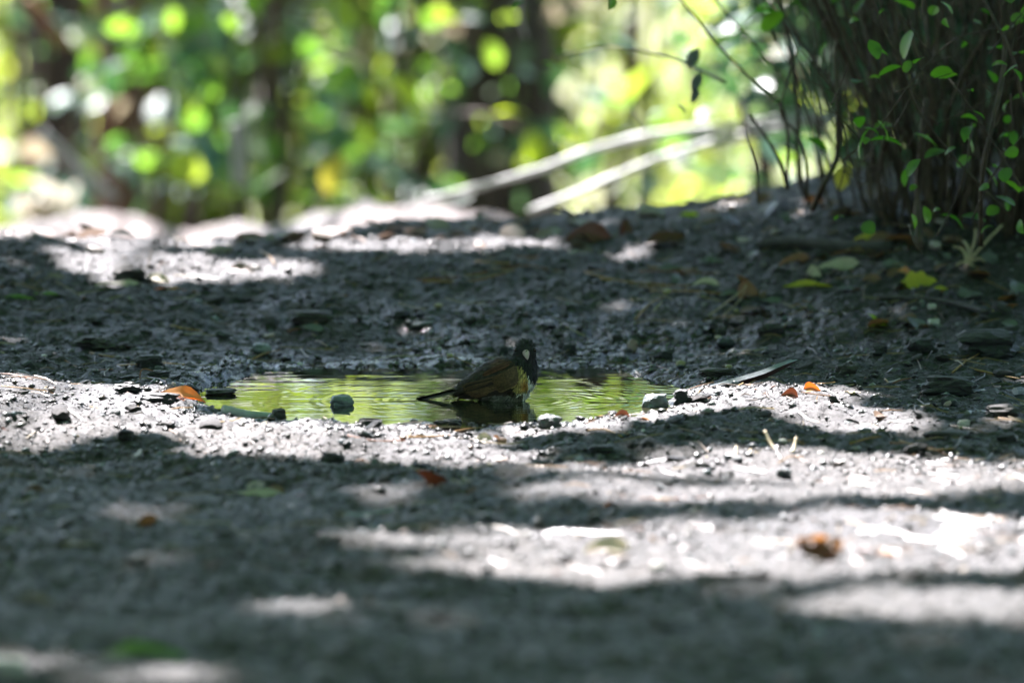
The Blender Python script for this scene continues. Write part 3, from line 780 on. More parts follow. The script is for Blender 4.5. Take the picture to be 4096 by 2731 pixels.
# ------------------------------------------------------------------ the clump of stems on the right mound
def r3(a, b): return a / 1.4257 + 2696, b / 1.4257
def stem_clump():
    base = gp(3560, 985)
    root = empty('stem_clump_shrub', base); tag(root, 'dense dark clump of thin stems with small leaves on the right mound', 'shrub')
    rd = random.Random(5)
    stems = [  # r3 points bottom to top, base radius px, tip radius px, depth offset
        ([(650, 1080), (620, 960), (560, 840), (430, 650)], 9, 6, 0.95),
        ([(650, 1060), (625, 640), (430, 440), (250, 260), (130, 110), (30, -10)], 6, 4, 0.95),
        ([(790, 1190), (850, 1060), (930, 880), (935, 600), (920, 300), (935, 190), (850, -20)], 14, 8, 0.9),
        ([(480, 1160), (465, 950), (400, 740)], 6, 3, 0.95),
        ([(760, 1130), (750, 900), (700, 760), (610, 620), (710, 250), (700, 190), (600, 40)], 6, 3, 0.9),
        ([(1750, 1400), (1760, 1000), (1830, 650), (1885, 330), (1860, -20)], 11, 7, 0.55),
        ([(960, 920), (1160, 740), (1350, 480), (1520, 290), (1640, 210), (1830, 160)], 4, 2.5, 0.5),
        ([(1900, 1210), (1600, 900), (1380, 600), (1280, 330), (1200, 180), (1130, -20)], 5, 3.5, 0.5),
        ([(1996, 620), (1930, 330), (1830, 120), (1760, -20)], 7, 5, 0.5),
        ([(1400, 1420), (1390, 1100), (1410, 850), (1440, 560)], 16, 10, 0.75),
        ([(1700, 1250), (1820, 1000), (1996, 760)], 4, 3, 0.45),
        ([(860, 760), (830, 600), (790, 420), (830, 200), (900, 40)], 4, 2.5, 1.0),
        ([(1996, 1090), (1850, 860), (1650, 560), (1500, 360), (1290, 80)], 4, 3, 0.5),
        ([(1340, 1280), (1370, 1380), (1420, 1450)], 4, 3, 0.45),
        ([(1500, 1340), (1580, 1200), (1660, 980), (1700, 700)], 5, 3, 0.5)]
    for i, (pts, r0, r1, off) in enumerate(stems):
        P = [at(*r3(a, b), off + 0.03 * rd.uniform(-1, 1)) for a, b in pts]
        # carry on above the view
        tip = P[-1] + (P[-1] - P[-2]).normalized() * 0.35
        tube('stem', crv(P + [tip] if pts[-1][1] < 10 else P, 6), (mm(r0, off), mm(r1, off)), M_STEM, root, sides=8, knob=0.18, seed=i)
    # the packed stems of the core, fanning out from the foot
    for k in range(215):
        a = rd.gauss(1620, 330) if k % 4 else rd.uniform(1850, 2150)
        if a < 640: continue
        b0 = gp(*r3(a, rd.uniform(1110 + 0.10 * (a - 640), 1230 + 0.09 * (a - 640)))); off = b0.y; b0.z -= 0.01
        lean = (a - 1640) / 560 + rd.gauss(0, 0.75)
        j = lambda: rd.gauss(0, 48)
        q1 = at(*r3(a + 40 * lean + j(), 1000), off + rd.uniform(-.03, .05)); q2 = at(*r3(a + 120 * lean + j(), 560), off + rd.uniform(-.06, .1)); q3 = at(*r3(a + 260 * lean + j(), rd.uniform(-60, 40)), off + rd.uniform(-.1, .15))
        t3 = q3 + (q3 - q2) * 0.9
        r0 = rd.choice([3, 4, 4, 5, 6, 8, 13])
        tube('stem', crv([b0, q1, q2, q3, t3], 5), (mm(r0, off), mm(r0 * 0.5, off)), M_STEM, root, sides=7, knob=0.25, seed=k)
    for k in range(46):   # thin side twigs
        a, b = rd.uniform(850, 2000), rd.uniform(100, 1150); off = rd.uniform(0.4, 0.8)
        an = rd.uniform(-2.9, -0.2); l = rd.uniform(120, 420)
        tube('stem', crv([at(*r3(a, b), off), at(*r3(a + l * .5 * math.cos(an) + rd.uniform(-15, 15), b + l * .5 * math.sin(an)), off), at(*r3(a + l * math.cos(an), b + l * math.sin(an)), off)], 5), (mm(3, off), mm(1.5, off)), M_STEM, root, sides=5, knob=0.1, seed=k)
    # litter heap at the foot
    leaves = [(1230, 400, 110), (1530, 420, 110), (1170, 290, 95), (1330, 250, 140), (1310, 20, 120), (840, 310, 130), (1070, 815, 150), (1200, 740, 110), (1130, 740, 90), (1210, 800, 150), (1440, 790, 130), (1490, 870, 110), (1570, 860, 70),
              (1670, 750, 110), (1680, 800, 120), (1600, 1250, 130), (1710, 1240, 110), (1370, 1260, 70), (1440, 1225, 80), (1490, 1200, 60), (1890, 1140, 100), (1930, 1060, 90), (1820, 1200, 70), (820, 820, 110), (490, 70, 170), (560, 120, 130), (730, 60, 150), (690, 20, 130), (1880, 770, 70), (1650, 920, 80), (1810, 1000, 110), (1860, 960, 90),
              (1330, 380, 60), (1580, 430, 60), (1890, 600, 70), (1960, 420, 80), (1960, 300, 90), (1560, 40, 80), (1480, 60, 60), (1740, 650, 70), (1780, 1300, 70), (1975, 1290, 80), (45, 620, 60), (590, 580, 60), (1900, 870, 60), (1690, 670, 90), (1960, 100, 70), (1140, 440, 60)]
    for i, (a, b, s) in enumerate(leaves):
        off = 0.95 if a < 900 else rd.uniform(0.38, 0.6)
        o = link('leaf', LS_SH[rd.randrange(3)], None, root, at(*r3(a, b), off), (rd.gauss(0.55, 0.45), rd.gauss(0, 0.4), rd.choice([1.4, -1.4]) + rd.gauss(0, 0.5)))
        s = mm(s / 1.4257, off) * 1.25; o.scale = (s, s, s)
    # twigs and leaves of the upper part that the view cuts off
    q = np.random.default_rng(3); n = 900
    P = np.stack([base.x + q.normal(0.05, 0.3, n), base.y + 0.25 + q.normal(0, 0.3, n), 0.42 + 0.9 * q.random(n)], 1)
    soup_obj('foliage', P, q.uniform(0.010, 0.017, n), M_LEAF_S, root, 0.6, seed=4)
    for k in range(34):
        a, b = rd.uniform(900, 2010), rd.uniform(20, 1340)
        off = rd.uniform(0.35, 0.75); pp = at(*r3(a, b), off)
        o = link('leaf', LS_SH[rd.randrange(3)], None, root, pp, (rd.gauss(0.5, 0.5), rd.gauss(0, 0.5), rd.uniform(0, 6.28))); s = rd.uniform(0.012, 0.028); o.scale = (s, s, s)
    dk = leafset(M_LEAF_G)
    for a, b, s in ((110, 330, 140), (130, 470, 130), (120, 540, 110)):
        o = link('leaf', dk[1], None, root, at(*r3(a, b), 1.1), (1.2, 0.4, rd.uniform(-0.4, 0.4))); s = mm(s / 1.4257, 1.1); o.scale = (s, s, s)
    o = link('leaf', leafset(M_LEAF_Y)[0], None, root, at(*r3(965, 1010), 1.15), (1.2, 0.2, -0.3)); o.scale = (0.036,) * 3; o['label'] = 'small yellow leaf caught among the stems'
    for X, Y in ((2210, 260), (2260, 215)):
        o = link('leaf', LS_SH[1], None, root, at(X, Y, 1.7), (0.3, 0.3, 1.0)); o.scale = (0.035,) * 3
    tube('stem', crv([at(2230, 235, 1.7), at(2330, 205, 1.6), at(2480, 190, 1.5), at(2700, 240, 1.3), at(2900, 330, 1.1)], 6), (0.0012, 0.0022), M_STEM, root, sides=6)
stem_clump()

# ------------------------------------------------------------------ things lying on the ground
def put(name, lab, cat, me, m, X, Y, rot=(0, 0, 0), dz=0.0, grp=None):
    p = gp(X, Y); p.z += dz
    o = link(name, me, m, None, p, rot); tag(o, lab, cat, grp); return o

def chunk(name, lab, cat, X, Y, wpx, hpx, m, seed, depth=0.7, rot=0.0, layers=0.0, rough=0.25, box=0.55, sink=0.15, tilt=0.0):
    """X,Y: foot of the thing in the photograph"""
    p = gp(X, Y); s = mm(1, p.y)
    if float(pud(np.array(p.x), np.array(p.y))) < 1.1: p.z = max(p.z, 0.0)
    me = chunk_mesh(name, wpx * s, wpx * s * depth, hpx * s, seed, rough, layers, 3, box)
    o = link(name, me, m, None, (p.x, p.y + wpx * s * depth * 0.3, p.z - hpx * s * sink), (0, tilt, rot)); tag(o, lab, cat); return o

BK = 'bark chunk'
for a in [
    ('bark_chunk', 'oblong dark bark chunk lying behind the left part of the puddle', BK, 1250, 1300, 180, 62, M_BARK_D, 1, 0.6, 0.1, 0.25),
    ('shaggy_clod', 'shaggy dark clod with ragged top on the left bank', 'clod', 385, 1392, 165, 62, M_BARK_D, 2, 0.7, 0.0, 0.3, 0.5),
    ('bark_chunk', 'black blocky bark chunk on the left bank above the orange leaf', BK, 600, 1470, 115, 62, M_CHAR, 3, 0.7, 0.3, 0.2),
    ('bark_chunk', 'small black bark chunk just behind the orange leaf', BK, 640, 1530, 95, 46, M_CHAR, 4, 0.7, -0.2, 0.2),
    ('bark_chunk', 'thin black bark flake left of the orange leaf', BK, 520, 1518, 80, 26, M_CHAR, 5, 0.7, 0.2, 0.2),
    ('bark_chunk', 'black clod in the sun left of the orange leaf', BK, 515, 1568, 110, 40, M_CHAR, 6, 0.6, 0.0, 0.3, 0.4),
    ('bark_chunk', 'low black clod in front of the orange leaf', BK, 625, 1622, 150, 46, M_CHAR, 7, 0.6, 0.1, 0.3, 0.4),
    ('bark_chunk', 'flat wet bark piece at the left tip of the puddle', BK, 880, 1548, 125, 26, M_BARK_D, 8, 0.7, -0.1, 0.3),
    ('bark_chunk', 'stubby bark piece at the end of the grey stick', BK, 1115, 1655, 62, 54, M_BARK_D, 9, 0.7, 0.4, 0.2),
    ('stone', 'blue grey angular stone on the mud behind the puddle, left', 'stone', 1046, 1420, 80, 48, M_STONE, 10, 0.8, 0.2, 0, 0.2, 0.5),
    ('stone', 'wet blue grey stone standing in the puddle left of the bird', 'stone', 1367, 1592, 96, 62, M_STONE, 11, 0.8, 0.2, 0, 0.18, 0.6, 0.3),
    ('stone', 'wet grey stone at the right end of the puddle', 'stone', 2620, 1580, 108, 75, M_STONE, 12, 0.8, 0.5, 0, 0.2, 0.6, 0.3),
    ('bark_chunk', 'small black bark knob on the mud right behind the bird', BK, 2010, 1400, 42, 42, M_CHAR, 13, 0.9, 0.2, 0.1),
    ('bark_chunk', 'dark flat clod at the near shore below the left stone', BK, 1475, 1690, 100, 32, M_BARK_D, 14, 0.6, 0.1, 0.2),
    ('stone', 'tiny teal stone at the near shore of the puddle', 'stone', 1655, 1680, 36, 34, M_STONE_G, 15, 0.9, 0.2),
    ('bark_chunk', 'black ragged bark strip at the near shore in front of the bird', BK, 1792, 1692, 115, 34, M_CHAR, 16, 0.5, 0.05, 0.3, 0.4),
    ('stone', 'grey pointed stone at the near shore right of the bird', 'stone', 2200, 1708, 100, 62, M_STONE_G, 17, 0.8, 0.3, 0, 0.3, 0.4),
    ('bark_chunk', 'black knob beside the small red leaf at the near shore', BK, 2452, 1660, 42, 34, M_CHAR, 18, 0.8, 0.1),
    ('bark_chunk', 'black upright wood stub at the right tip of the puddle', BK, 2722, 1606, 66, 74, M_CHAR, 19, 0.7, 0.15, 0.15, 0.25, 0.8),
    ('stone', 'pinkish upright stone on the mud right of the bird', 'stone', 2530, 1402, 46, 56, M_STONE_R, 20, 0.8, 0.4),
    ('stone', 'ochre pebble right of the bird above the puddle', 'stone', 2722, 1456, 40, 32, M_STONE_Y, 21, 0.9, 0.2, 0, 0.15, 0.3),
    ('stone', 'small ochre pebble near the long grey leaf', 'stone', 2915, 1466, 30, 24, M_STONE_Y, 22, 0.9, 0.2, 0, 0.15, 0.3),
    ('stone', 'yellowish pebble at the water edge behind the bird', 'stone', 1800, 1432, 32, 22, M_STONE_Y, 23, 0.9, 0.2, 0, 0.15, 0.3),
    ('stone', 'pale pebble at the water edge left of the bird', 'stone', 1757, 1408, 22, 20, M_STONE_P, 24, 0.9, 0.2, 0, 0.15, 0.3),
    ('wood_chunk', 'large charred wood chunk on the right bank at the right edge', 'wood chunk', 3955, 1412, 270, 120, M_CHAR, 25, 0.6, -0.1, 0.3, 0.2, 0.75),
    ('wood_chunk', 'charred wood piece left of the large one on the right bank', 'wood chunk', 3690, 1425, 120, 75, M_CHAR, 26, 0.7, 0.4, 0.2),
    ('wood_chunk', 'broad flaky charred slab low on the right bank', 'wood chunk', 3815, 1592, 240, 90, M_CHAR, 27, 0.6, -0.25, 0.35, 0.25),
    ('wood_chunk', 'dark clod at the right edge below the charred slab', 'wood chunk', 4010, 1680, 150, 70, M_BARK_D, 28, 0.7, 0.2, 0.2),
    ('bark_chunk', 'rounded dark clod right of the long grey leaf', BK, 3385, 1492, 90, 52, M_BARK_D, 29, 0.7, 0.2, 0.2, 0.4),
    ('bark_chunk', 'small dark hollow clod higher on the right bank', BK, 3518, 1432, 62, 46, M_CHAR, 30, 0.7, 0.2, 0.2, 0.4),
    ('bark_chunk', 'striped dark bark plate in the middle of the right bank', BK, 3085, 1352, 120, 62, M_BARK_D, 31, 0.6, 0.5, 0.35),
    ('bark_chunk', 'dark reddish bark plate beside the long grey leaf', BK, 2872, 1520, 150, 40, M_BARK_D, 32, 0.5, 0.1, 0.3),
    ('bark_chunk', 'dark brown chip standing on the bank right of the bird', BK, 2880, 1335, 55, 46, M_BARK_D, 33, 0.5, 0.6, 0.2),
    ('bark_chunk', 'round black clod just right of the bird on the wet mud', BK, 2275, 1420, 55, 42, M_CHAR, 34, 0.8, 0.2, 0.2, 0.4),
    ('bark_chunk', 'black clod above the pinkish stone right of the bird', BK, 2665, 1425, 60, 42, M_CHAR, 35, 0.8, 0.2, 0.2, 0.4),
    ('stone', 'pale round stone on the right bank above the charred chunks', 'stone', 3735, 1305, 52, 32, M_STONE_P, 36, 0.8, 0.2, 0, 0.2),
    ('stone', 'small pale stone under the dark stick on the right bank', 'stone', 3728, 1248, 40, 26, M_STONE_P, 37, 0.8, 0.2, 0, 0.2),
    ('clod', 'brown lump of earth on the left crest with a stick behind', 'clod', 512, 1112, 140, 66, M_BARK_D, 38, 0.6, 0.1, 0.1, 0.4),
    ('bark_chunk', 'dark chip on the far mud left of the middle', BK, 1950, 1215, 95, 30, M_BARK_D, 39, 0.6, 0.1, 0.2),
    ('clod', 'dark blurred clod in the left foreground', 'clod', 897, 2145, 80, 36, M_BARK_D, 40, 0.8, 0.1, 0.1),
    ('clod', 'dark blurred clod low in the middle foreground', 'clod', 2650, 2515, 110, 48, M_BARK_D, 41, 0.8, 0.1, 0.1),
    ('stone', 'pale blurred pebble in the sunny foreground', 'stone', 2630, 2280, 62, 32, M_STONE_P, 42, 0.8, 0.2),
    ('stone', 'whitish stone on the sunny right part of the foreground', 'stone', 3855, 1712, 48, 36, M_STONE_P, 43, 0.8, 0.2),
    ('clod', 'dark clod on the right before the charred slab', 'clod', 3800, 1762, 190, 50, M_BARK_D, 44, 0.7, 0.1, 0.1),
    ('bark_chunk', 'dark chip in the sunny strip below the bird', BK, 2410, 1822, 110, 30, M_CHAR, 45, 0.6, 0.1, 0.2),
    ('stone', 'bluish stone on the shaded right foreground', 'stone', 3460, 1722, 60, 30, M_STONE, 46, 0.8, 0.2),
    ('stone', 'white blurred stone in the bottom left corner', 'stone', 30, 2690, 150, 80, M_STONE_P, 47, 0.8, 0.2)]:
    chunk(*a)

def leaf(name, lab, X, Y, wpx, hw, m, rot, seed=0, curl=0.15, fold=0.2, wave=0.02, sharp=0.9, lobes=0, amp=0.0, lift=6, cup=0.0, n=10, grp=None):
    """a leaf wpx long (its long side), hw = width/length, centre at X,Y (ground) lifted by `lift` px"""
    p = gp(X, Y + lift); s = mm(1, p.y)
    if abs(rot[2] - H) < 0.6: rot = (rot[1], -rot[0], rot[2])      # roll the blade towards the open side
    me = leaf_mesh(name, wpx * s, wpx * s * hw, curl, fold, n, lobes, amp, sharp, wave, seed, cup)
    o = link(name, me, m, None, (p.x, p.y, p.z + lift * s), rot); tag(o, lab, 'leaf', grp); return o
H = math.pi / 2
for a in [
    (714, 1586, 225, 0.34, M_LEAF_O, (0.42, 0.05, H - 0.2), 'bright orange leaf glowing in the sun at the left shore', 3, 0.10, 0.5),
    (2490, 1668, 62, 0.8, M_LEAF_R, (0.9, 0.2, H), 'small red brown leaf at the near shore of the puddle', 4, 0.1, 0.4),
    (3165, 1576, 85, 0.6, M_LEAF_R, (0.9, 0.3, H + 0.3), 'glowing red leaf scrap on the right shore', 5, 0.2, 0.5),
    (3240, 1566, 80, 0.6, M_LEAF_O, (0.9, -0.2, H - 0.3), 'glowing orange leaf scrap on the right shore', 6, 0.2, 0.5),
    (1936, 1745, 90, 0.7, M_LEAF_P, (0.6, 0.1, H), 'pale cream leaf in the sunny strip below the bird', 7, 0.1, 0.3),
    (1995, 1748, 70, 0.7, M_LEAF_B, (0.9, 0.3, 0.9), 'curled dark brown leaf beside the pale cream leaf', 8, 0.2, 0.6),
    (2360, 950, 220, 0.5, M_LEAF_R, (0.75, 0.1, H - 0.1), 'large red brown dead leaf on the far crest', 9, 0.12, 0.6),
    (2500, 930, 110, 0.5, M_LEAF_R, (1.2, 0.2, 0.2), 'upright red brown leaf tip on the far crest', 10, 0.1, 0.5),
    (2680, 960, 200, 0.5, M_LEAF_R, (0.5, 0.1, H + 0.1), 'flat reddish leaf on the slope right of the far crest', 11, 0.1, 0.3),
    (3678, 1140, 150, 0.75, M_LEAF_Y, (0.65, 0.1, H), 'bright yellow lobed leaf under the right shrub', 12, 0.05, 0.1),
    (3765, 1158, 105, 0.55, M_LEAF_Y, (0.45, 0.2, H - 0.3), 'smaller yellow leaf touching the lobed yellow one', 13, 0.05, 0.1),
    (3997, 1250, 62, 0.7, M_LEAF_Y, (0.6, 0.1, H), 'tiny bright yellow leaf on the bank near the right edge', 14, 0.05, 0.1),
    (3380, 1062, 270, 0.3, M_LEAF_P, (0.55, 0.25, H - 0.12), 'long pale curled leaf below the stems', 15, 0.22, 0.4),
    (3200, 1045, 170, 0.35, M_LEAF_B, (0.6, 0.2, H + 0.35), 'brown curled leaf left of the long pale leaf', 16, 0.2, 0.5),
    (3250, 1095, 90, 0.7, M_LEAF_P, (1.3, 0.1, 0.3), 'upright triangular pale leaf on the right bank', 17, 0.05, 0.3),
    (3282, 1124, 300, 0.17, M_LEAF_Y, (0.2, 0.1, H), 'long narrow yellowish leaf lying flat on the right bank', 18, 0.05, 0.3),
    (3576, 1068, 130, 0.45, M_LEAF_G, (0.5, 0.1, H), 'blue grey leaf behind the yellow lobed leaf', 19, 0.1, 0.2),
    (3620, 1095, 80, 0.5, M_LEAF_O, (0.7, 0.3, H), 'small orange tan leaf right behind the yellow lobed leaf', 20, 0.2, 0.4),
    (3091, 1180, 170, 0.25, M_LEAF_G, (0.35, 0.1, H + 0.1), 'grey narrow leaf in the middle of the right bank', 21, 0.1, 0.2),
    (3187, 1220, 75, 0.5, M_LEAF_B, (0.8, 0.1, 1.0), 'small tan leaf edge-up on the right bank', 22, 0.1, 0.4),
    (3240, 1238, 80, 0.6, M_LEAF_G, (0.8, 0.2, 0.8), 'small grey leaf leaning on the right bank', 23, 0.1, 0.3),
    (3493, 1280, 70, 0.5, M_LEAF_YB, (0.7, 0.2, 0.9), 'yellow green leaf scrap on the right bank', 24, 0.1, 0.3),
    (3525, 1298, 100, 0.3, M_LEAF_YB, (0.4, 0.1, H), 'flat yellow green leaf scrap below the other one', 25, 0.1, 0.3),
    (3668, 1310, 50, 0.5, M_GRASS, (0.5, 0.1, H), 'tiny green leaf scrap on the right bank', 26, 0.1, 0.3),
    (1260, 1325, 190, 0.22, M_LEAF_G, (0.4, 0.3, H - 0.25), 'grey teal curved leaf in front of the oblong bark chunk', 27, 0.15, 0.4),
    (494, 1142, 230, 0.25, M_LEAF_P, (0.25, 0.1, H - 0.1), 'long dry straw coloured leaf on the left crest', 28, 0.06, 0.3),
    (625, 1112, 115, 0.45, M_LEAF_P, (0.6, 0.1, H - 0.4), 'pale bluish leaf edge on the left crest', 29, 0.1, 0.3),
    (225, 1112, 90, 0.5, M_LEAF_N, (0.5, 0.1, H), 'pinkish leaf chip on the left crest', 30, 0.1, 0.3),
    (964, 1085, 130, 0.5, M_LEAF_N, (0.6, 0.1, H - 0.4), 'pinkish tilted leaf on the crest left of the middle', 31, 0.1, 0.3),
    (1715, 1935, 165, 0.7, M_LEAF_R, (1.05, 0.2, H + 0.7), 'dark red brown leaf standing up in the shaded foreground', 32, 0.1, 0.5),
    (139, 1948, 100, 0.4, M_LEAF_R, (0.6, 0.1, H), 'small red leaf in the left foreground', 33, 0.1, 0.3),
    (1027, 1962, 390, 0.13, M_LEAF_P, (0.35, 0.1, H + 0.05), 'long pale strip of leaf in the left foreground', 34, 0.02, 0.2),
    (2440, 2205, 210, 0.5, M_LEAF_P, (0.55, 0.1, H), 'tan leaf lit by the sun in the middle foreground', 35, 0.12, 0.4),
    (139, 2415, 150, 0.4, M_LEAF_N, (0.5, 0.1, H), 'pinkish blurred leaf in the lower left foreground', 36, 0.1, 0.3),
    (590, 2610, 360, 0.3, M_GRASS, (0.4, 0.1, H), 'blurred green leaf lying in the bottom left foreground', 37, 0.1, 0.2),
    (90, 1188, 210, 0.10, M_GRASS, (0.25, 0.1, H), 'green grass blade lying at the left edge', 38, 0.04, 0.3),
    (200, 1182, 130, 0.14, M_GRASS, (0.4, 0.1, H - 0.15), 'short green grass blade right beside the longer one', 39, 0.04, 0.3),
    (690, 1156, 150, 0.1, M_LEAF_O, (0.2, 0.1, H + 0.15), 'thin orange leaf sliver on the left crest', 40, 0.05, 0.3),
    (3490, 1115, 90, 0.5, M_LEAF_B, (0.7, 0.1, 1.2), 'brown leaf scrap between pale and blue grey leaves', 41, 0.1, 0.4),
    (2830, 1145, 120, 0.4, M_LEAF_P, (0.5, 0.1, H), 'ochre leaf crumpled on the mud left of the right bank', 42, 0.1, 0.5),
    (2930, 1175, 110, 0.4, M_LEAF_G, (0.4, 0.1, H), 'bluish flat leaf on the mud left of the right bank', 43, 0.1, 0.3),
    (2700, 1060, 190, 0.2, M_LEAF_G, (0.3, 0.1, H + 0.1), 'grey leaf high on the mud below the crest', 44, 0.1, 0.3),
    (2850, 1045, 150, 0.3, M_LEAF_G, (0.4, 0.1, H), 'greenish grey leaf below the left end of the mound', 45, 0.1, 0.3),
    (3450, 1010, 260, 0.2, M_LEAF_B, (0.3, 0.1, H + 0.15), 'dark brown long leaf at the foot of the stems', 46, 0.1, 0.3),
    (3480, 955, 130, 0.5, M_LEAF_Y, (0.5, 0.1, H), 'dim yellow leaf in the shade at the foot of the stems', 47, 0.1, 0.3),
    (2760, 870, 90, 0.5, M_LEAF_YB, (0.5, 0.1, H), 'small yellow green leaf on the slope of the right mound', 48, 0.1, 0.3)]:
    X, Y, wpx, hw, m, rot, lab, sd, curl, fold = a
    lob = dict(lobes=3, amp=0.22) if sd == 12 else {}
    leaf('fallen_leaf', lab, X, Y, wpx, hw, m, rot, sd, curl, fold, wave=0.03, **lob)

# long grey leaf blade reaching out of the water, reddish below
M_SLATE = solid('slate_grey_dead_leaf', [(0.10, 0.115, 0.13), (0.22, 0.24, 0.27)], 90, (0.3, 0.5), 0.4, 0.0006)
M_UNDER = solid('dark_red_leaf_underside', [(0.012, 0.005, 0.004), (0.035, 0.009, 0.006)], 120, (0.4, 0.6), 0.3, 0.0005)
def blade():
    pts = [(2795, 1560), (2900, 1538), (3040, 1500), (3130, 1462), (3190, 1440)]
    P = [gp(*pts[0])]
    y = P[0].y
    C_ = crv([at(a, b, y + 0.03 * i) for i, (a, b) in enumerate(pts)], 5); n = len(C_)
    root = empty('strap_leaf', P[0]); tag(root, 'long blue grey leaf blade at the right shore of the puddle', 'leaf')
    for nm, m, up, dn in (('upper_side', M_SLATE, 0.0065, 0.0), ('under_side', M_UNDER, -0.001, 0.0075)):
        v = []; f = []
        for i, p in enumerate(C_):
            t = i / (n - 1); w_ = math.sin(math.pi * min(1, t * 0.93 + 0.05)) ** 0.7
            if nm == 'upper_side': v += [tuple(p - np.array(P[0])), tuple(p + np.array([0, 0.010, 0.0045]) * w_ - np.array(P[0]))]
            else: v += [tuple(p + np.array([0, 0.001, -0.0003]) - np.array(P[0])), tuple(p + np.array([0.002, 0.006, -0.006]) * w_ - np.array(P[0]))]
            if i: f.append((2 * i - 2, 2 * i - 1, 2 * i + 1, 2 * i))
        link(nm, mesh(nm, v, f), m, root)
blade()

# curled dead leaf lump in the sunny right foreground
def curled_leaf():
    p = gp(3274, 2245); s = mm(1, p.y)
    root = empty('curled_leaf', p); tag(root, 'crumpled brown dead leaf lump in the sunny right foreground', 'leaf')
    me = chunk_mesh('lump', 175 * s, 130 * s, 85 * s, 77, 0.45, 0.15, 3, 0.4); link('lump', me, M_LEAF_B, root)
    for k, (dx, dz, r) in enumerate(((-55, 62, (0.8, 0.4, 1.2)), (0, 78, (0.5, 0.2, 2.0)), (60, 60, (1.0, -0.4, 0.6)))):
        me = leaf_mesh('lobe', 90 * s, 62 * s, 0.25, 0.5, 8, 0, 0, 0.8, 0.04, k)
        o = link('lobe', me, M_LEAF_B, root); o.location = (dx * s, -10 * s, dz * s); o.rotation_euler = r
curled_leaf()

# sticks, stalks, needles named one by one
for a in [
    ('stick', 'short thick grey stick at the near left shore of the puddle', 'stick', [(890, 1655), (985, 1650), (1095, 1645)], (0.0062, 0.006), M_TWIG_G),
    ('stick', 'long dark stick lying on the right bank below the yellow leaves', 'stick', [(3520, 1195), (3640, 1205), (3790, 1228), (3950, 1268)], (0.0042, 0.0038), M_BARK_D),
    ('stick', 'thin dark twig running down the left bank', 'stick', [(-20, 1382), (90, 1400), (150, 1430), (240, 1458)], (0.0016, 0.0012), M_BARK_D),
    ('stick', 'pale thin stick in the shaded left foreground', 'stick', [(1370, 2050), (1500, 2030), (1620, 2008)], (0.0022, 0.0018), M_TWIG_G),
    ('stick', 'dark blurred stick in the middle foreground', 'stick', [(1680, 2310), (1760, 2305), (1850, 2312)], (0.006, 0.005), M_BARK_D),
    ('stick', 'dark blurred stick in the right foreground under the crumpled leaf', 'stick', [(2780, 2325), (2930, 2318), (3080, 2310)], (0.005, 0.004), M_BARK_D),
    ('stick', 'thin black twig high on the right bank near the charred chunks', 'stick', [(3475, 1345), (3540, 1358), (3600, 1385)], (0.0012, 0.001), M_BARK_D),
    ('twig', 'red brown twig curving over the wet mud right of the bird', 'twig', [(2414, 1466), (2500, 1446), (2580, 1440), (2640, 1456), (2710, 1476)], (0.0011, 0.0009), M_TWIG_R),
    ('twig', 'dark red twig at the water edge below the curved one', 'twig', [(2440, 1482), (2520, 1478), (2600, 1462)], (0.0009, 0.0007), M_TWIG_R),
    ('twig', 'dark forked twig at the right edge of the puddle bank', 'twig', [(2600, 1418), (2640, 1450), (2760, 1468), (2800, 1462)], (0.0011, 0.0008), M_TWIG),
    ('log', 'dim fallen log at the foot of the stems', 'log', [(3040, 985), (3200, 990), (3380, 1005), (3560, 1010)], (0.008, 0.01), M_BARK_D)]:
    lying(*a)

def stalk(name, lab, cat, pts, r, m, parent=None):
    """first point stands on the ground, the rest rises above it"""
    p0 = gp(*pts[0]); P = [p0 - Vector((0, 0, 0.002))] + [at(a, b, p0.y + 0.01 * (i + 1)) for i, (a, b) in enumerate(pts[1:])]
    o = tube(name, crv(P, 6), (r, r * 0.6), m, parent, None if parent else p0, sides=6, knob=0.1)
    if lab: tag(o, lab, cat)
    return o
stalk('stalk', 'thin red stalk bent over the orange leaf', 'stalk', [(558, 1535), (572, 1476), (660, 1500), (775, 1540)], 0.0011, M_TWIG_R)
stalk('stalk', 'curved pale grass stalk arching on the bank right of the bird', 'stalk', [(2815, 1270), (2900, 1215), (2965, 1165), (2983, 1143)], 0.0009, M_STRAW)
stalk('stalk', 'second thin stalk beside the arching grass stalk', 'stalk', [(2890, 1262), (2945, 1215), (2978, 1170), (2985, 1140)], 0.0007, M_STRAW)
stalk('stalk', 'short straw stalk leaning in the mud right of the middle', 'stalk', [(2602, 1258), (2628, 1228), (2648, 1208)], 0.0012, M_STRAW)
stalk('stalk', 'tall pale straw stub leaning left in the right foreground', 'stalk', [(3106, 1822), (3080, 1770), (3059, 1722)], 0.0024, M_STRAW)
stalk('stalk', 'pale straw stub leaning right in the right foreground', 'stalk', [(3166, 1828), (3176, 1790), (3184, 1750)], 0.0024, M_STRAW)
stalk('stalk', 'short straw stub left of the two taller straw stubs', 'stalk', [(2945, 1820), (2942, 1800), (2946, 1785)], 0.002, M_STRAW)
stalk('stalk', 'shortest straw stub between the straw stubs', 'stalk', [(3000, 1822), (3000, 1810), (3002, 1797)], 0.0018, M_STRAW)
stalk('stalk', 'dark stalk standing behind the brown lump on the left crest', 'stalk', [(590, 1090), (598, 1040), (606, 1000)], 0.0014, M_TWIG)
c0 = gp(3869, 1062); tuft = empty('dry_grass_tuft', c0); tag(tuft, 'dry straw grass tuft splayed out under the right shrub', 'grass tuft')
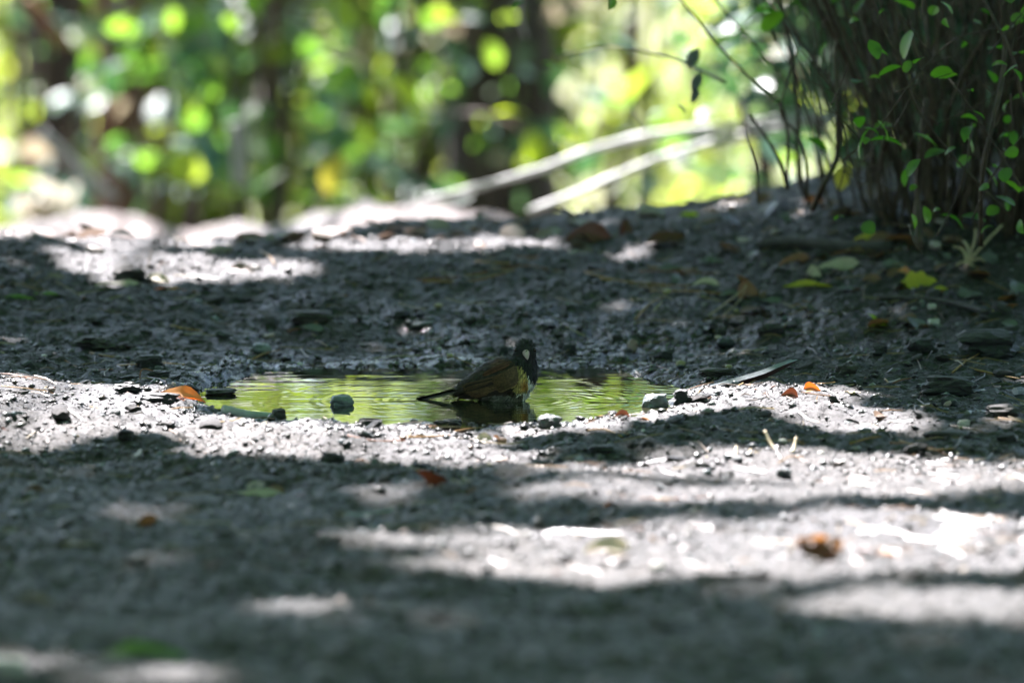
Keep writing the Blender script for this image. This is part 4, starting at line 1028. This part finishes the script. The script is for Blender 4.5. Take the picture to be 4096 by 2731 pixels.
for k, (a, b) in enumerate(((3902, 915), (3832, 1112), (3918, 1140), (3812, 985), (4010, 900), (3790, 1085), (3940, 1050), (3850, 960))):
    y1 = c0.y - 0.02 * (b > 1047) + 0.02 * k * 0.3
    e = at(a, b, y1)
    m_ = (c0 + e) / 2 + Vector((0.004, 0, 0.008)); 
    tube('blade', crv([at(3869, 1050, c0.y), m_, e], 5), (0.0022, 0.0012), M_STRAW, tuft, sides=6, seed=k)

# pine needles one can follow
NEED = [[(1669, 1120), (1850, 1108), (2087, 1072), (2250, 1068), (2420, 1090)], [(1690, 1124), (1900, 1122), (2060, 1095)], [(1900, 1068), (2050, 1062), (2150, 1030)], [(1950, 1030), (2080, 1020), (2160, 1028)], [(2342, 1108), (2480, 1132), (2700, 1150)], [(2400, 1128), (2560, 1140), (2760, 1142)], [(2560, 1095), (2680, 1082), (2860, 1088)], [(2600, 1160), (2760, 1170), (2920, 1185)], [(2590, 1060), (2700, 1066), (2790, 1075)],
        [(215, 1425), (330, 1462), (450, 1480)], [(360, 1405), (440, 1420), (550, 1418)], [(180, 1490), (240, 1515), (330, 1540)], [(-10, 1500), (60, 1512), (130, 1530)], [(470, 1452), (560, 1465), (650, 1462)], [(650, 1462), (720, 1466), (790, 1458)], [(1150, 1320), (1250, 1305), (1300, 1290)], [(1000, 1438), (1060, 1425), (1120, 1405)], [(680, 1300), (750, 1312), (830, 1320)],
        [(3560, 1785), (3700, 1800), (3800, 1822)], [(3600, 1780), (3720, 1810), (3820, 1815)], [(3400, 1782), (3500, 1770), (3600, 1762)], [(3540, 1535), (3600, 1532), (3645, 1530)], [(3540, 1522), (3565, 1535), (3600, 1545)], [(3810, 1492), (3860, 1460), (3920, 1415)], [(3850, 1460), (3900, 1445), (3940, 1432)], [(3100, 1350), (3125, 1335), (3145, 1325)], [(3940, 1675), (4020, 1690), (4100, 1705)],
        [(1390, 1760), (1500, 1768), (1620, 1762)], [(1600, 1755), (1720, 1752), (1800, 1742)], [(2350, 1740), (2420, 1738), (2490, 1746)], [(2560, 1985), (2700, 1972), (2820, 1975)], [(2580, 1972), (2650, 1980), (2700, 1985)], [(1250, 1655), (1330, 1650), (1400, 1640)], [(2500, 1500), (2560, 1490), (2620, 1470)], [(2540, 1270), (2600, 1230), (2660, 1190)], [(1040, 1000), (1080, 1040), (1100, 1060)],
        [(3020, 1560), (3060, 1562), (3100, 1570)], [(3900, 1480), (4000, 1495), (4080, 1505)]]
for i, pts in enumerate(NEED):
    P = crv([gp(a, b) + Vector((0, 0, 0.002)) for a, b in pts], 5)
    zone = 'on the mud below the far crest' if pts[0][1] < 1200 else ('on the left bank of the puddle' if pts[0][0] < 1500 and pts[0][1] < 1700 else ('on the right bank of the puddle' if pts[0][1] < 1720 else 'in the sun striped foreground'))
    o = tube('pine_needle', P, (0.0014, 0.0009), M_NEEDLE if i % 3 else M_TWIG_R, None, P[0], sides=5)
    tag(o, ('dry tan' if i % 3 else 'reddish brown') + ' pine needle lying ' + zone, 'pine needle', ('tan' if i % 3 else 'reddish') + ' pine needles ' + zone)

# small bark flakes, pebbles and leaf scraps, each its own thing
protoB = [chunk_mesh('bark_flake', 1, 0.7, 0.42, 200 + k, 0.3, 0.25, 2, 0.6) for k in range(6)]
protoP = [chunk_mesh('pebble', 1, 0.85, 0.62, 220 + k, 0.16, 0, 2, 0.3) for k in range(4)]
def scatter(name, protos, mats, n, cat, desc, smin, smax, seed, Yr=(1130, 1950), where=None):
    rd = random.Random(seed); cache = {}
    for k in range(n):
        for _ in range(40):
            X, Y = rd.uniform(-20, 4110), Yr[0] + (Yr[1] - Yr[0]) * rd.random()
            p = gp(X, Y)
            if float(pud(np.array(p.x), np.array(p.y))) > 1.12 and p.y < 3: break
        i, j = rd.randrange(len(protos)), rd.randrange(len(mats))
        if (i, j) not in cache:
            c = protos[i].copy(); c.materials.clear(); c.materials.append(mats[j]); cache[i, j] = c
        s = smin + (smax - smin) * rd.random() ** 2.2
        o = link(name, cache[i, j], None, None, (p.x, p.y, p.z - 0.1 * s), (rd.gauss(0, 0.25), rd.gauss(0, 0.25), rd.uniform(0, 6.28)))
        o.scale = (s * rd.uniform(0.8, 1.5), s, s * rd.uniform(0.6, 1.2))
        zone = 'on the shaded mud behind the puddle' if Y < 1440 and X < 2700 else ('on the right bank' if X > 2650 and Y < 1620 else ('on the left shore' if X < 900 and Y < 1620 else 'on the near shore and foreground'))
        zone = where or zone
        big = 'larger ' if s > smin + 0.35 * (smax - smin) else 'small '
        tag(o, big + desc[j] + ' ' + zone, cat, big + desc[j] + 's ' + zone)
scatter('bark_flake', protoB, [M_BARK_D, M_CHAR, M_BARK_D, M_STONE_G], 250, 'bark flake', ['dark brown bark flake', 'black charred flake', 'dark brown bark flake', 'grey slaty flake'], 0.008, 0.032, 1)
scatter('pebble', protoP, [M_STONE, M_STONE_G, M_STONE_P, M_STONE_Y, M_STONE_R, M_STONE_G], 120, 'pebble', ['blue grey pebble', 'dark grey pebble', 'pale pebble', 'ochre pebble', 'pinkish pebble', 'dark grey pebble'], 0.004, 0.013, 2)

scatter('clod', protoB, [M_TWIG, M_LEAF_B, M_LEAF_N], 60, 'clod', ['brown clod', 'brown leaf lump', 'pale leaf lump'], 0.012, 0.04, 3, (800, 1010), 'on the litter behind the crest')

def scraps(n, seed, Xr, Yr, size, lab, grp, mats):
    rd = random.Random(seed)
    for k in range(n):
        p = gp(rd.uniform(*Xr), rd.uniform(*Yr)); s = rd.uniform(*size)
        ms = mats[rd.randrange(len(mats))]; sh_ = rd.randrange(3)
        adj = {id(LS_B): 'brown', id(LS_G): 'grey', id(LS_R): 'red brown', id(LS_P): 'pale', id(LS_LIT): 'tan'}[id(ms)] + ' ' + ('oval', 'narrow', 'round')[sh_] + ' '
        o = link('leaf_scrap', ms[sh_], None, None, (p.x, p.y, p.z + s * 0.12), (rd.gauss(0.2, 0.35), rd.gauss(0, 0.3), rd.uniform(0, 6.28)))
        o.scale = (s, s, s); tag(o, adj + lab, 'leaf', adj + grp)
LS_B, LS_G, LS_P, LS_R = leafset(M_LEAF_B), leafset(M_LEAF_G), leafset(M_LEAF_P), leafset(M_LEAF_R)
scraps(70, 1, (-20, 1400), (830, 975), (0.02, 0.05), 'dead leaf on the sunlit path behind the left crest', 'dead leaves on the far left path', [LS_LIT])
scraps(45, 2, (1400, 2350), (800, 960), (0.02, 0.05), 'dead leaf on the sunlit litter behind the middle crest', 'dead leaves behind the middle crest', [LS_LIT])
scraps(60, 3, (2700, 4100), (1000, 1330), (0.012, 0.04), 'dead leaf scrap on the shaded right bank', 'dead leaf scraps on the right bank', [LS_B, LS_G, LS_B])
scraps(26, 4, (2800, 3900), (800, 1000), (0.02, 0.05), 'dead leaf on top of the right mound', 'dead leaves on the right mound', [LS_B, LS_G])
scraps(60, 5, (-20, 4100), (1640, 2300), (0.006, 0.026), 'leaf scrap on the sun striped foreground', 'leaf scraps in the foreground', [LS_B, LS_R, LS_LIT])

# ------------------------------------------------------------------ the bird (millimetres: u right, w away, v up)
def hood_line(u): return np.interp(u, [-30, -15, 5, 12, 21, 27, 40], [58, 54.5, 48, 43, 29, 23, 20])
def bird_col(p):
    u, w_, v = p
    if v > hood_line(u) + 1.5 * math.sin(u * 1.3 + v): 
        return (0.010, 0.010, 0.011)
    if u > 2 and w_ < 8 and v < 44:
        if v < 10 and u < 14: return (0.16, 0.15, 0.10)
        if u > 19 or v < 13: return (0.75, 0.76, 0.64)
        k = max(0, 1 - math.hypot((u - 15) / 6, (v - 23) / 9))
        a = np.array((0.42, 0.33, 0.10)); b = np.array((0.52, 0.22, 0.04))
        return tuple(a * (1 - k) + b * k)
    if v < 9 and u > -34: return (0.12, 0.115, 0.09)
    if v > 30:
        k = max(0, 1 - math.hypot((u + 15) / 14, (v - 48) / 10))
        return tuple(np.array((0.035, 0.024, 0.014)) * (1 - k) + np.array((0.13, 0.06, 0.03)) * k)
    return (0.03, 0.021, 0.012)

def bird():
    S = 0.001
    root = empty('bird', (0.0, 0.0, 0.0)); tag(root, 'small bird with black hood and brown wings bathing in the puddle', 'bird')
    chain = [(-66, 12, 9, 5), (-56, 9, 14, 9), (-44, 6, 18, 14), (-30, 3, 22, 19.5), (-16, 0, 26, 24), (-4, -4, 28, 26.5), (5, -7, 31, 25), (10, -9, 38, 21), (13, -10, 46, 16.5), (15, -11, 54, 14), (16, -12, 61, 13.6), (16.2, -12.5, 63.5, 12.8)]
    bm = bmesh.new()
    for p in crv(chain, 5):
        bmesh.ops.create_icosphere(bm, subdivisions=3, radius=max(p[3], 1) * S, matrix=Matrix.Translation(Vector(p[:3]) * S))
    for u, w_, v, r in ((-8, -4, 12, 22), (8, -7, 16, 15), (-25, 2, 12, 16), (16.5, -19, 60, 7), (20, -10, 47, 10), (-6, 2, 40, 15)):
        bmesh.ops.create_icosphere(bm, subdivisions=3, radius=r * S, matrix=Matrix.Translation(Vector((u, w_, v)) * S))
    me = bpy.data.meshes.new('tmp'); bm.to_mesh(me); bm.free()
    tmp = bpy.data.objects.new('tmp', me); COL.objects.link(tmp)
    md = tmp.modifiers.new('r', 'REMESH'); md.mode = 'VOXEL'; md.voxel_size = 1.1 * S
    ms = tmp.modifiers.new('s', 'SMOOTH'); ms.iterations = 14; ms.factor = 0.5
    dg = bpy.context.evaluated_depsgraph_get()
    bme = bpy.data.meshes.new_from_object(tmp.evaluated_get(dg)); bme.name = 'body'
    bpy.data.objects.remove(tmp)
    bme.polygons.foreach_set('use_smooth', np.ones(len(bme.polygons), bool))
    V = np.array([v.co[:] for v in bme.vertices]) / S
    setcol(bme, np.array([bird_col(p) for p in V]))
    MF = tonemat('plumage', 0.55, 0.35, 0.5, 900)
    link('body', bme, MF, root)
    bvh = BVHTree.FromPolygons([v.co.copy() for v in bme.vertices], [tuple(p.vertices) for p in bme.polygons])
    # small contour feathers all over the body
    rd = random.Random(3)
    areas = np.array([p.area for p in bme.polygons]); cum = np.cumsum(areas / areas.sum())
    fv = []; ff = []; fc = []
    for k in range(6500):
        pl = bme.polygons[int(np.searchsorted(cum, rd.random()))]
        c = Vector(pl.center); n = Vector(pl.normal); u, w_, v = c / S
        if v < -3 or (u - 16) ** 2 + (w_ + 26) ** 2 + (v - 58) ** 2 < 42: continue
        head = v > 54
        fl = Vector((-0.9, 0.15, -0.45)) if u < 6 and not head else Vector((-0.25, 0.05, -1))
        if head: fl = Vector((-0.5, 0.7, -0.5 if v < 66 else 0.15))
        fl = fl + Vector((rd.gauss(0, .22), rd.gauss(0, .22), rd.gauss(0, .22)))
        t = (fl - n * fl.dot(n)).normalized(); s = n.cross(t)
        L = (rd.uniform(3, 6) if head else rd.uniform(5, 11)) * S; W = (0.5 if head else rd.uniform(0.5, 1.3)) * S
        lift = (rd.uniform(0.3, 1.3) + (rd.random() < 0.22) * rd.uniform(1.2, 3.4)) * S
        b = len(fv)
        fv += [c - s * W - n * 0.2 * S, c + s * W - n * 0.2 * S, c + t * L * 0.6 + s * W * 0.9 + n * lift * 0.8, c + t * L * 0.6 - s * W * 0.9 + n * lift * 0.8, c + t * L + n * lift * 0.7]
        ff += [(b, b + 1, b + 2, b + 3), (b + 3, b + 2, b + 4)]
        cc = np.array(bird_col((c + t * L * 0.3) / S)) * rd.uniform(0.4, 1.7)
        fc += [cc] * 5
    pm = mesh('contour_feathers', fv, ff); setcol(pm, fc)
    o = link('contour_feathers', pm, MF, root); o['kind'] = 'stuff'
    # surface depth below a (u,v) seen from the front
    def depth(u, v):
        h = bvh.ray_cast(Vector((u * S, -0.2, v * S)), Vector((0, 1, 0)))
        return h[0].y / S if h[0] is not None else None
    cx = lambda u: float(np.interp(u, [-70, -56, -44, -30, -16, -4, 5, 10], [12, 9, 6, 3, 0, -4, -7, -9]))
    def surf(u, v):
        d = depth(u, v)
        return d if d is not None else cx(u) - 1.0
    def feather(name, pts, wid, off, col, parent, n=9, mat=MF, colr=None, lay=0.0):
        """pts: (u,v) spine; wid: half-width mm; off: mm proud of the body"""
        C2 = crv(pts, n // max(1, len(pts) - 1) + 2); N = len(C2); v = []; f = []; c = []
        last = None
        W = []
        for i, q in enumerate(C2):
            W.append(surf(q[0], q[1]))
        W = np.array(W)
        for _ in range(3): W[1:-1] = np.minimum(W[1:-1], (W[:-2] + W[2:]) / 2 + 0.2)
        for i, q in enumerate(C2):
            t = i / (N - 1)
            a = np.array(C2[min(i + 1, N - 1)]) - np.array(C2[max(i - 1, 0)]); a /= max(1e-6, np.linalg.norm(a)); nrm = np.array([-a[1], a[0]])
            hw = wid * (min(1, 0.35 + t * 2.5)) * (1 if t < 0.75 else math.sqrt(max(0, 1 - ((t - 0.75) / 0.25) ** 2)) * 0.9 + 0.1)
            for s in (-1, 0, 1):
                u, vv = q[0] + nrm[0] * hw * s, q[1] + nrm[1] * hw * s
                v.append(Vector((u, W[i] - off + lay * s - (0.35 if s == 0 else 0) * 0.6, vv)) * S)
                k = (1.0 if s else 0.5) * (1 + 0.5 * (rd.random() - 0.5))
                base = np.array(colr if (colr is not None and s == 1) else col)
                c.append(base * k)
            if i:
                b = 3 * i
                f += [(b - 3, b - 2, b + 1, b), (b - 2, b - 1, b + 2, b + 1)]
        m_ = mesh(name, v, f); setcol(m_, c)
        return link(name, m_, mat, parent)
    wing = empty('wing', (0, 0, 0)); wing.parent = root
    dk = (0.032, 0.021, 0.012); br = (0.11, 0.07, 0.03); ol = (0.13, 0.085, 0.038)
    # primaries: from the wrist down to the tip at the water
    for k in range(9):
        t = k / 8
        tip = (-68 + 5 * t + 10 * t * t, 0.5 + 1.0 * t); st = (-8 + 8 * t, 17 + 6 * (1 - t)); md_ = (-34 + 6 * t, 9.5 + 4 * (1 - t))
        feather('primary_feather', [st, md_, tip], 2.6, 2.2 + 0.35 * k, dk, wing, lay=0.25, colr=(0.035, 0.024, 0.014))
    for k in range(8):
        t = k / 7
        feather('secondary_feather', [(-6 + 6 * t, 36 - 15 * t), (-28 + 3 * t, 27 - 13 * t), (-62 + 9 * t, 17 - 14 * t)], 3.4, 4.6 + 0.3 * (7 - k) * 0.5, dk if k % 2 else br, wing, lay=0.35, colr=(0.16, 0.10, 0.045))
    for k in range(9):
        t = k / 8
        feather('greater_covert', [(2 + 4 * t, 41 - 15 * t), (-10 + 6 * t, 35 - 14 * t), (-25 + 8 * t, 27 - 13 * t)], 3.3, 6.2 + 0.12 * k, br, wing, lay=0.35, colr=(0.19, 0.13, 0.06))
    for k in range(8):
        t = k / 7
        feather('median_covert', [(6 + 2 * t, 45 - 15 * t), (0 + 2 * t, 41 - 14 * t), (-9 + 4 * t, 36 - 13 * t)], 3.0, 7.2, ol, wing, lay=0.3, colr=(0.15, 0.105, 0.05))
    for k in range(8):
        t = k / 7
        feather('scapular_feather', [(0 - 6 * t, 50 - 3 * t), (-11 - 8 * t, 45.5 - 4 * t), (-24 - 12 * t, 38.5 - 6 * t)], 3.0, 4.5 + 0.2 * k, (0.12, 0.062, 0.03) if k % 2 else (0.075, 0.045, 0.022), wing, lay=0.3, colr=(0.18, 0.09, 0.045))
    # the far wing, folded on the other side
    fw = empty('wing', (0, 0, 0)); fw.parent = root
    for k in range(7):
        t = k / 6
        v = []; f = []; pts = crv([(0 - 4 * t, 16 + 3 * t, 40 - 12 * t), (-30, 20 - 2 * t, 27 - 10 * t), (-62 + 6 * t, 18 - 4 * t, 17 - 12 * t)], 5)
        for i, q in enumerate(pts):
            tt = i / (len(pts) - 1); hw = 3.4 * (1 - tt ** 3)
            v += [Vector((q[0], q[1], q[2] - hw)) * S, Vector((q[0], q[1] + 1, q[2] + hw)) * S]
            if i: f.append((2 * i - 2, 2 * i - 1, 2 * i + 1, 2 * i))
        m_ = mesh('primary_feather', v, f); setcol(m_, [dk] * len(v)); link('primary_feather', m_, MF, fw)
    # tail
    tail = empty('tail', (0, 0, 0)); tail.parent = root
    for k in range(7):
        t = k / 6
        v = []; f = []; c = []
        pts = crv([(-56, 9 - 3 * t, 15.5 - 4 * t), (-80, 12 - 5 * t, 9.5 - 3.0 * t), (-100, 15 - 7 * t, 4.2 - 2.4 * t), (-118 + 5 * t, 18 - 9 * t, 0.4 - 1.6 * t)], 4)
        col = (0.02, 0.019, 0.02) if k < 5 else ((0.10, 0.11, 0.10) if k == 5 else (0.5, 0.5, 0.42))
        for i, q in enumerate(pts):
            tt = i / (len(pts) - 1); hw = 2.6 * (1 - 0.7 * tt ** 4)
            for s in (-1, 0, 1):
                v.append(Vector((q[0], q[1] + hw * 0.9 * s, q[2] - hw * 0.55 * s + (0.35 if s == 0 else 0))) * S); c.append(np.array(col) * (0.7 if s == 0 else 1))
            if i:
                b = 3 * i; f += [(b - 3, b - 2, b + 1, b), (b - 2, b - 1, b + 2, b + 1)]
        m_ = mesh('tail_feather', v, f); setcol(m_, c); link('tail_feather', m_, MF, tail)
    # beak: two mandibles, short thick cone aimed at the camera, slightly down
    MB = solid('pale_pink_horn', [(0.34, 0.23, 0.21), (0.5, 0.39, 0.37)], 200, (0.3, 0.45), 0.2, 0.0003)
    MB2 = solid('dusky_pink_horn', [(0.2, 0.12, 0.11), (0.3, 0.2, 0.18)], 200, (0.3, 0.45), 0.2, 0.0003)
    bk = empty('beak', (0, 0, 0)); bk.parent = root
    b0 = Vector((16.9, -23.0, 60.6)); tip = Vector((19.0, -32.5, 54.0)); ax = (tip - b0).normalized(); sx = ax.cross(Vector((0, 0, 1))).normalized(); sz = sx.cross(ax)
    for nm, a0, a1, hs in (('upper_mandible', 0, math.pi, 5.2), ('lower_mandible', math.pi, 2 * math.pi, 3.2)):
        v = []; f = []; K = 9
        for i in range(8):
            t = i / 7; r = (1 - t ** 1.5) ** 0.8 if t < 1 else 0.04
            dz = -0.2 if nm[0] == 'l' else 0.1
            for k in range(K):
                an = a0 + (a1 - a0) * k / (K - 1)
                L = 12.5 if nm[0] == 'u' else 11.3
                v.append((b0 + ax * (L * t) + sx * (math.cos(an) * 4.5 * r) + sz * (math.sin(an) * hs * r + dz - (0.8 * t * t if nm[0] == 'u' else -0.5 * t))) * S)
            if i:
                for k in range(K - 1): f.append(((i - 1) * K + k, (i - 1) * K + k + 1, i * K + k + 1, i * K + k))
            if i: f.append(((i - 1) * K, i * K, i * K + K - 1, (i - 1) * K + K - 1))
        link(nm, mesh(nm, v, f), MB if nm[0] == 'u' else MB2, bk)
    ME, t_, p_ = newmat('dark_eye'); p_.inputs['Base Color'].default_value = (0.012, 0.006, 0.004, 1); p_.inputs['Roughness'].default_value = 0.05
    t_.links.new(ramp(t_, noise(t_, 300), [(0.008, 0.004, 0.003), (0.016, 0.008, 0.006)]), p_.inputs['Base Color'])
    for u, w_, v in ((5.0, -20.3, 64.2), (27.8, -19.3, 64.0)):
        bm = bmesh.new(); bmesh.ops.create_icosphere(bm, subdivisions=3, radius=2.3 * S)
        m_ = bpy.data.meshes.new('eye'); bm.to_mesh(m_); bm.free(); m_.polygons.foreach_set('use_smooth', np.ones(len(m_.polygons), bool))
        o = link('eye', m_, ME, root); o.location = Vector((u, w_, v)) * S
    # beads of water on the crown and back
    MW, t_, p_ = newmat('water_bead'); p_.inputs['Base Color'].default_value = (0.8, 0.85, 0.85, 1); p_.inputs['Roughness'].default_value = 0.05
    p_.inputs['Transmission Weight'].default_value = 0.85; p_.inputs['IOR'].default_value = 1.33
    bm = bmesh.new(); bmesh.ops.create_icosphere(bm, subdivisions=2, radius=0.5 * S)
    m_ = bpy.data.meshes.new('water_bead'); bm.to_mesh(m_); bm.free(); m_.materials.append(MW)
    for k in range(46):
        a = rd.random() < 0.75
        h = bvh.ray_cast(Vector((rd.uniform(4, 30) * S if a else rd.uniform(-50, 0) * S, -0.03 + rd.uniform(-.008, .03), 0.2)), Vector((0, 0, -1)))
        if h[0] is None: continue
        o = link('water_bead', m_, None, root); o.location = h[0] + h[1] * 0.0011; s = rd.uniform(0.5, 1.1); o.scale = (s, s, s)
bird()
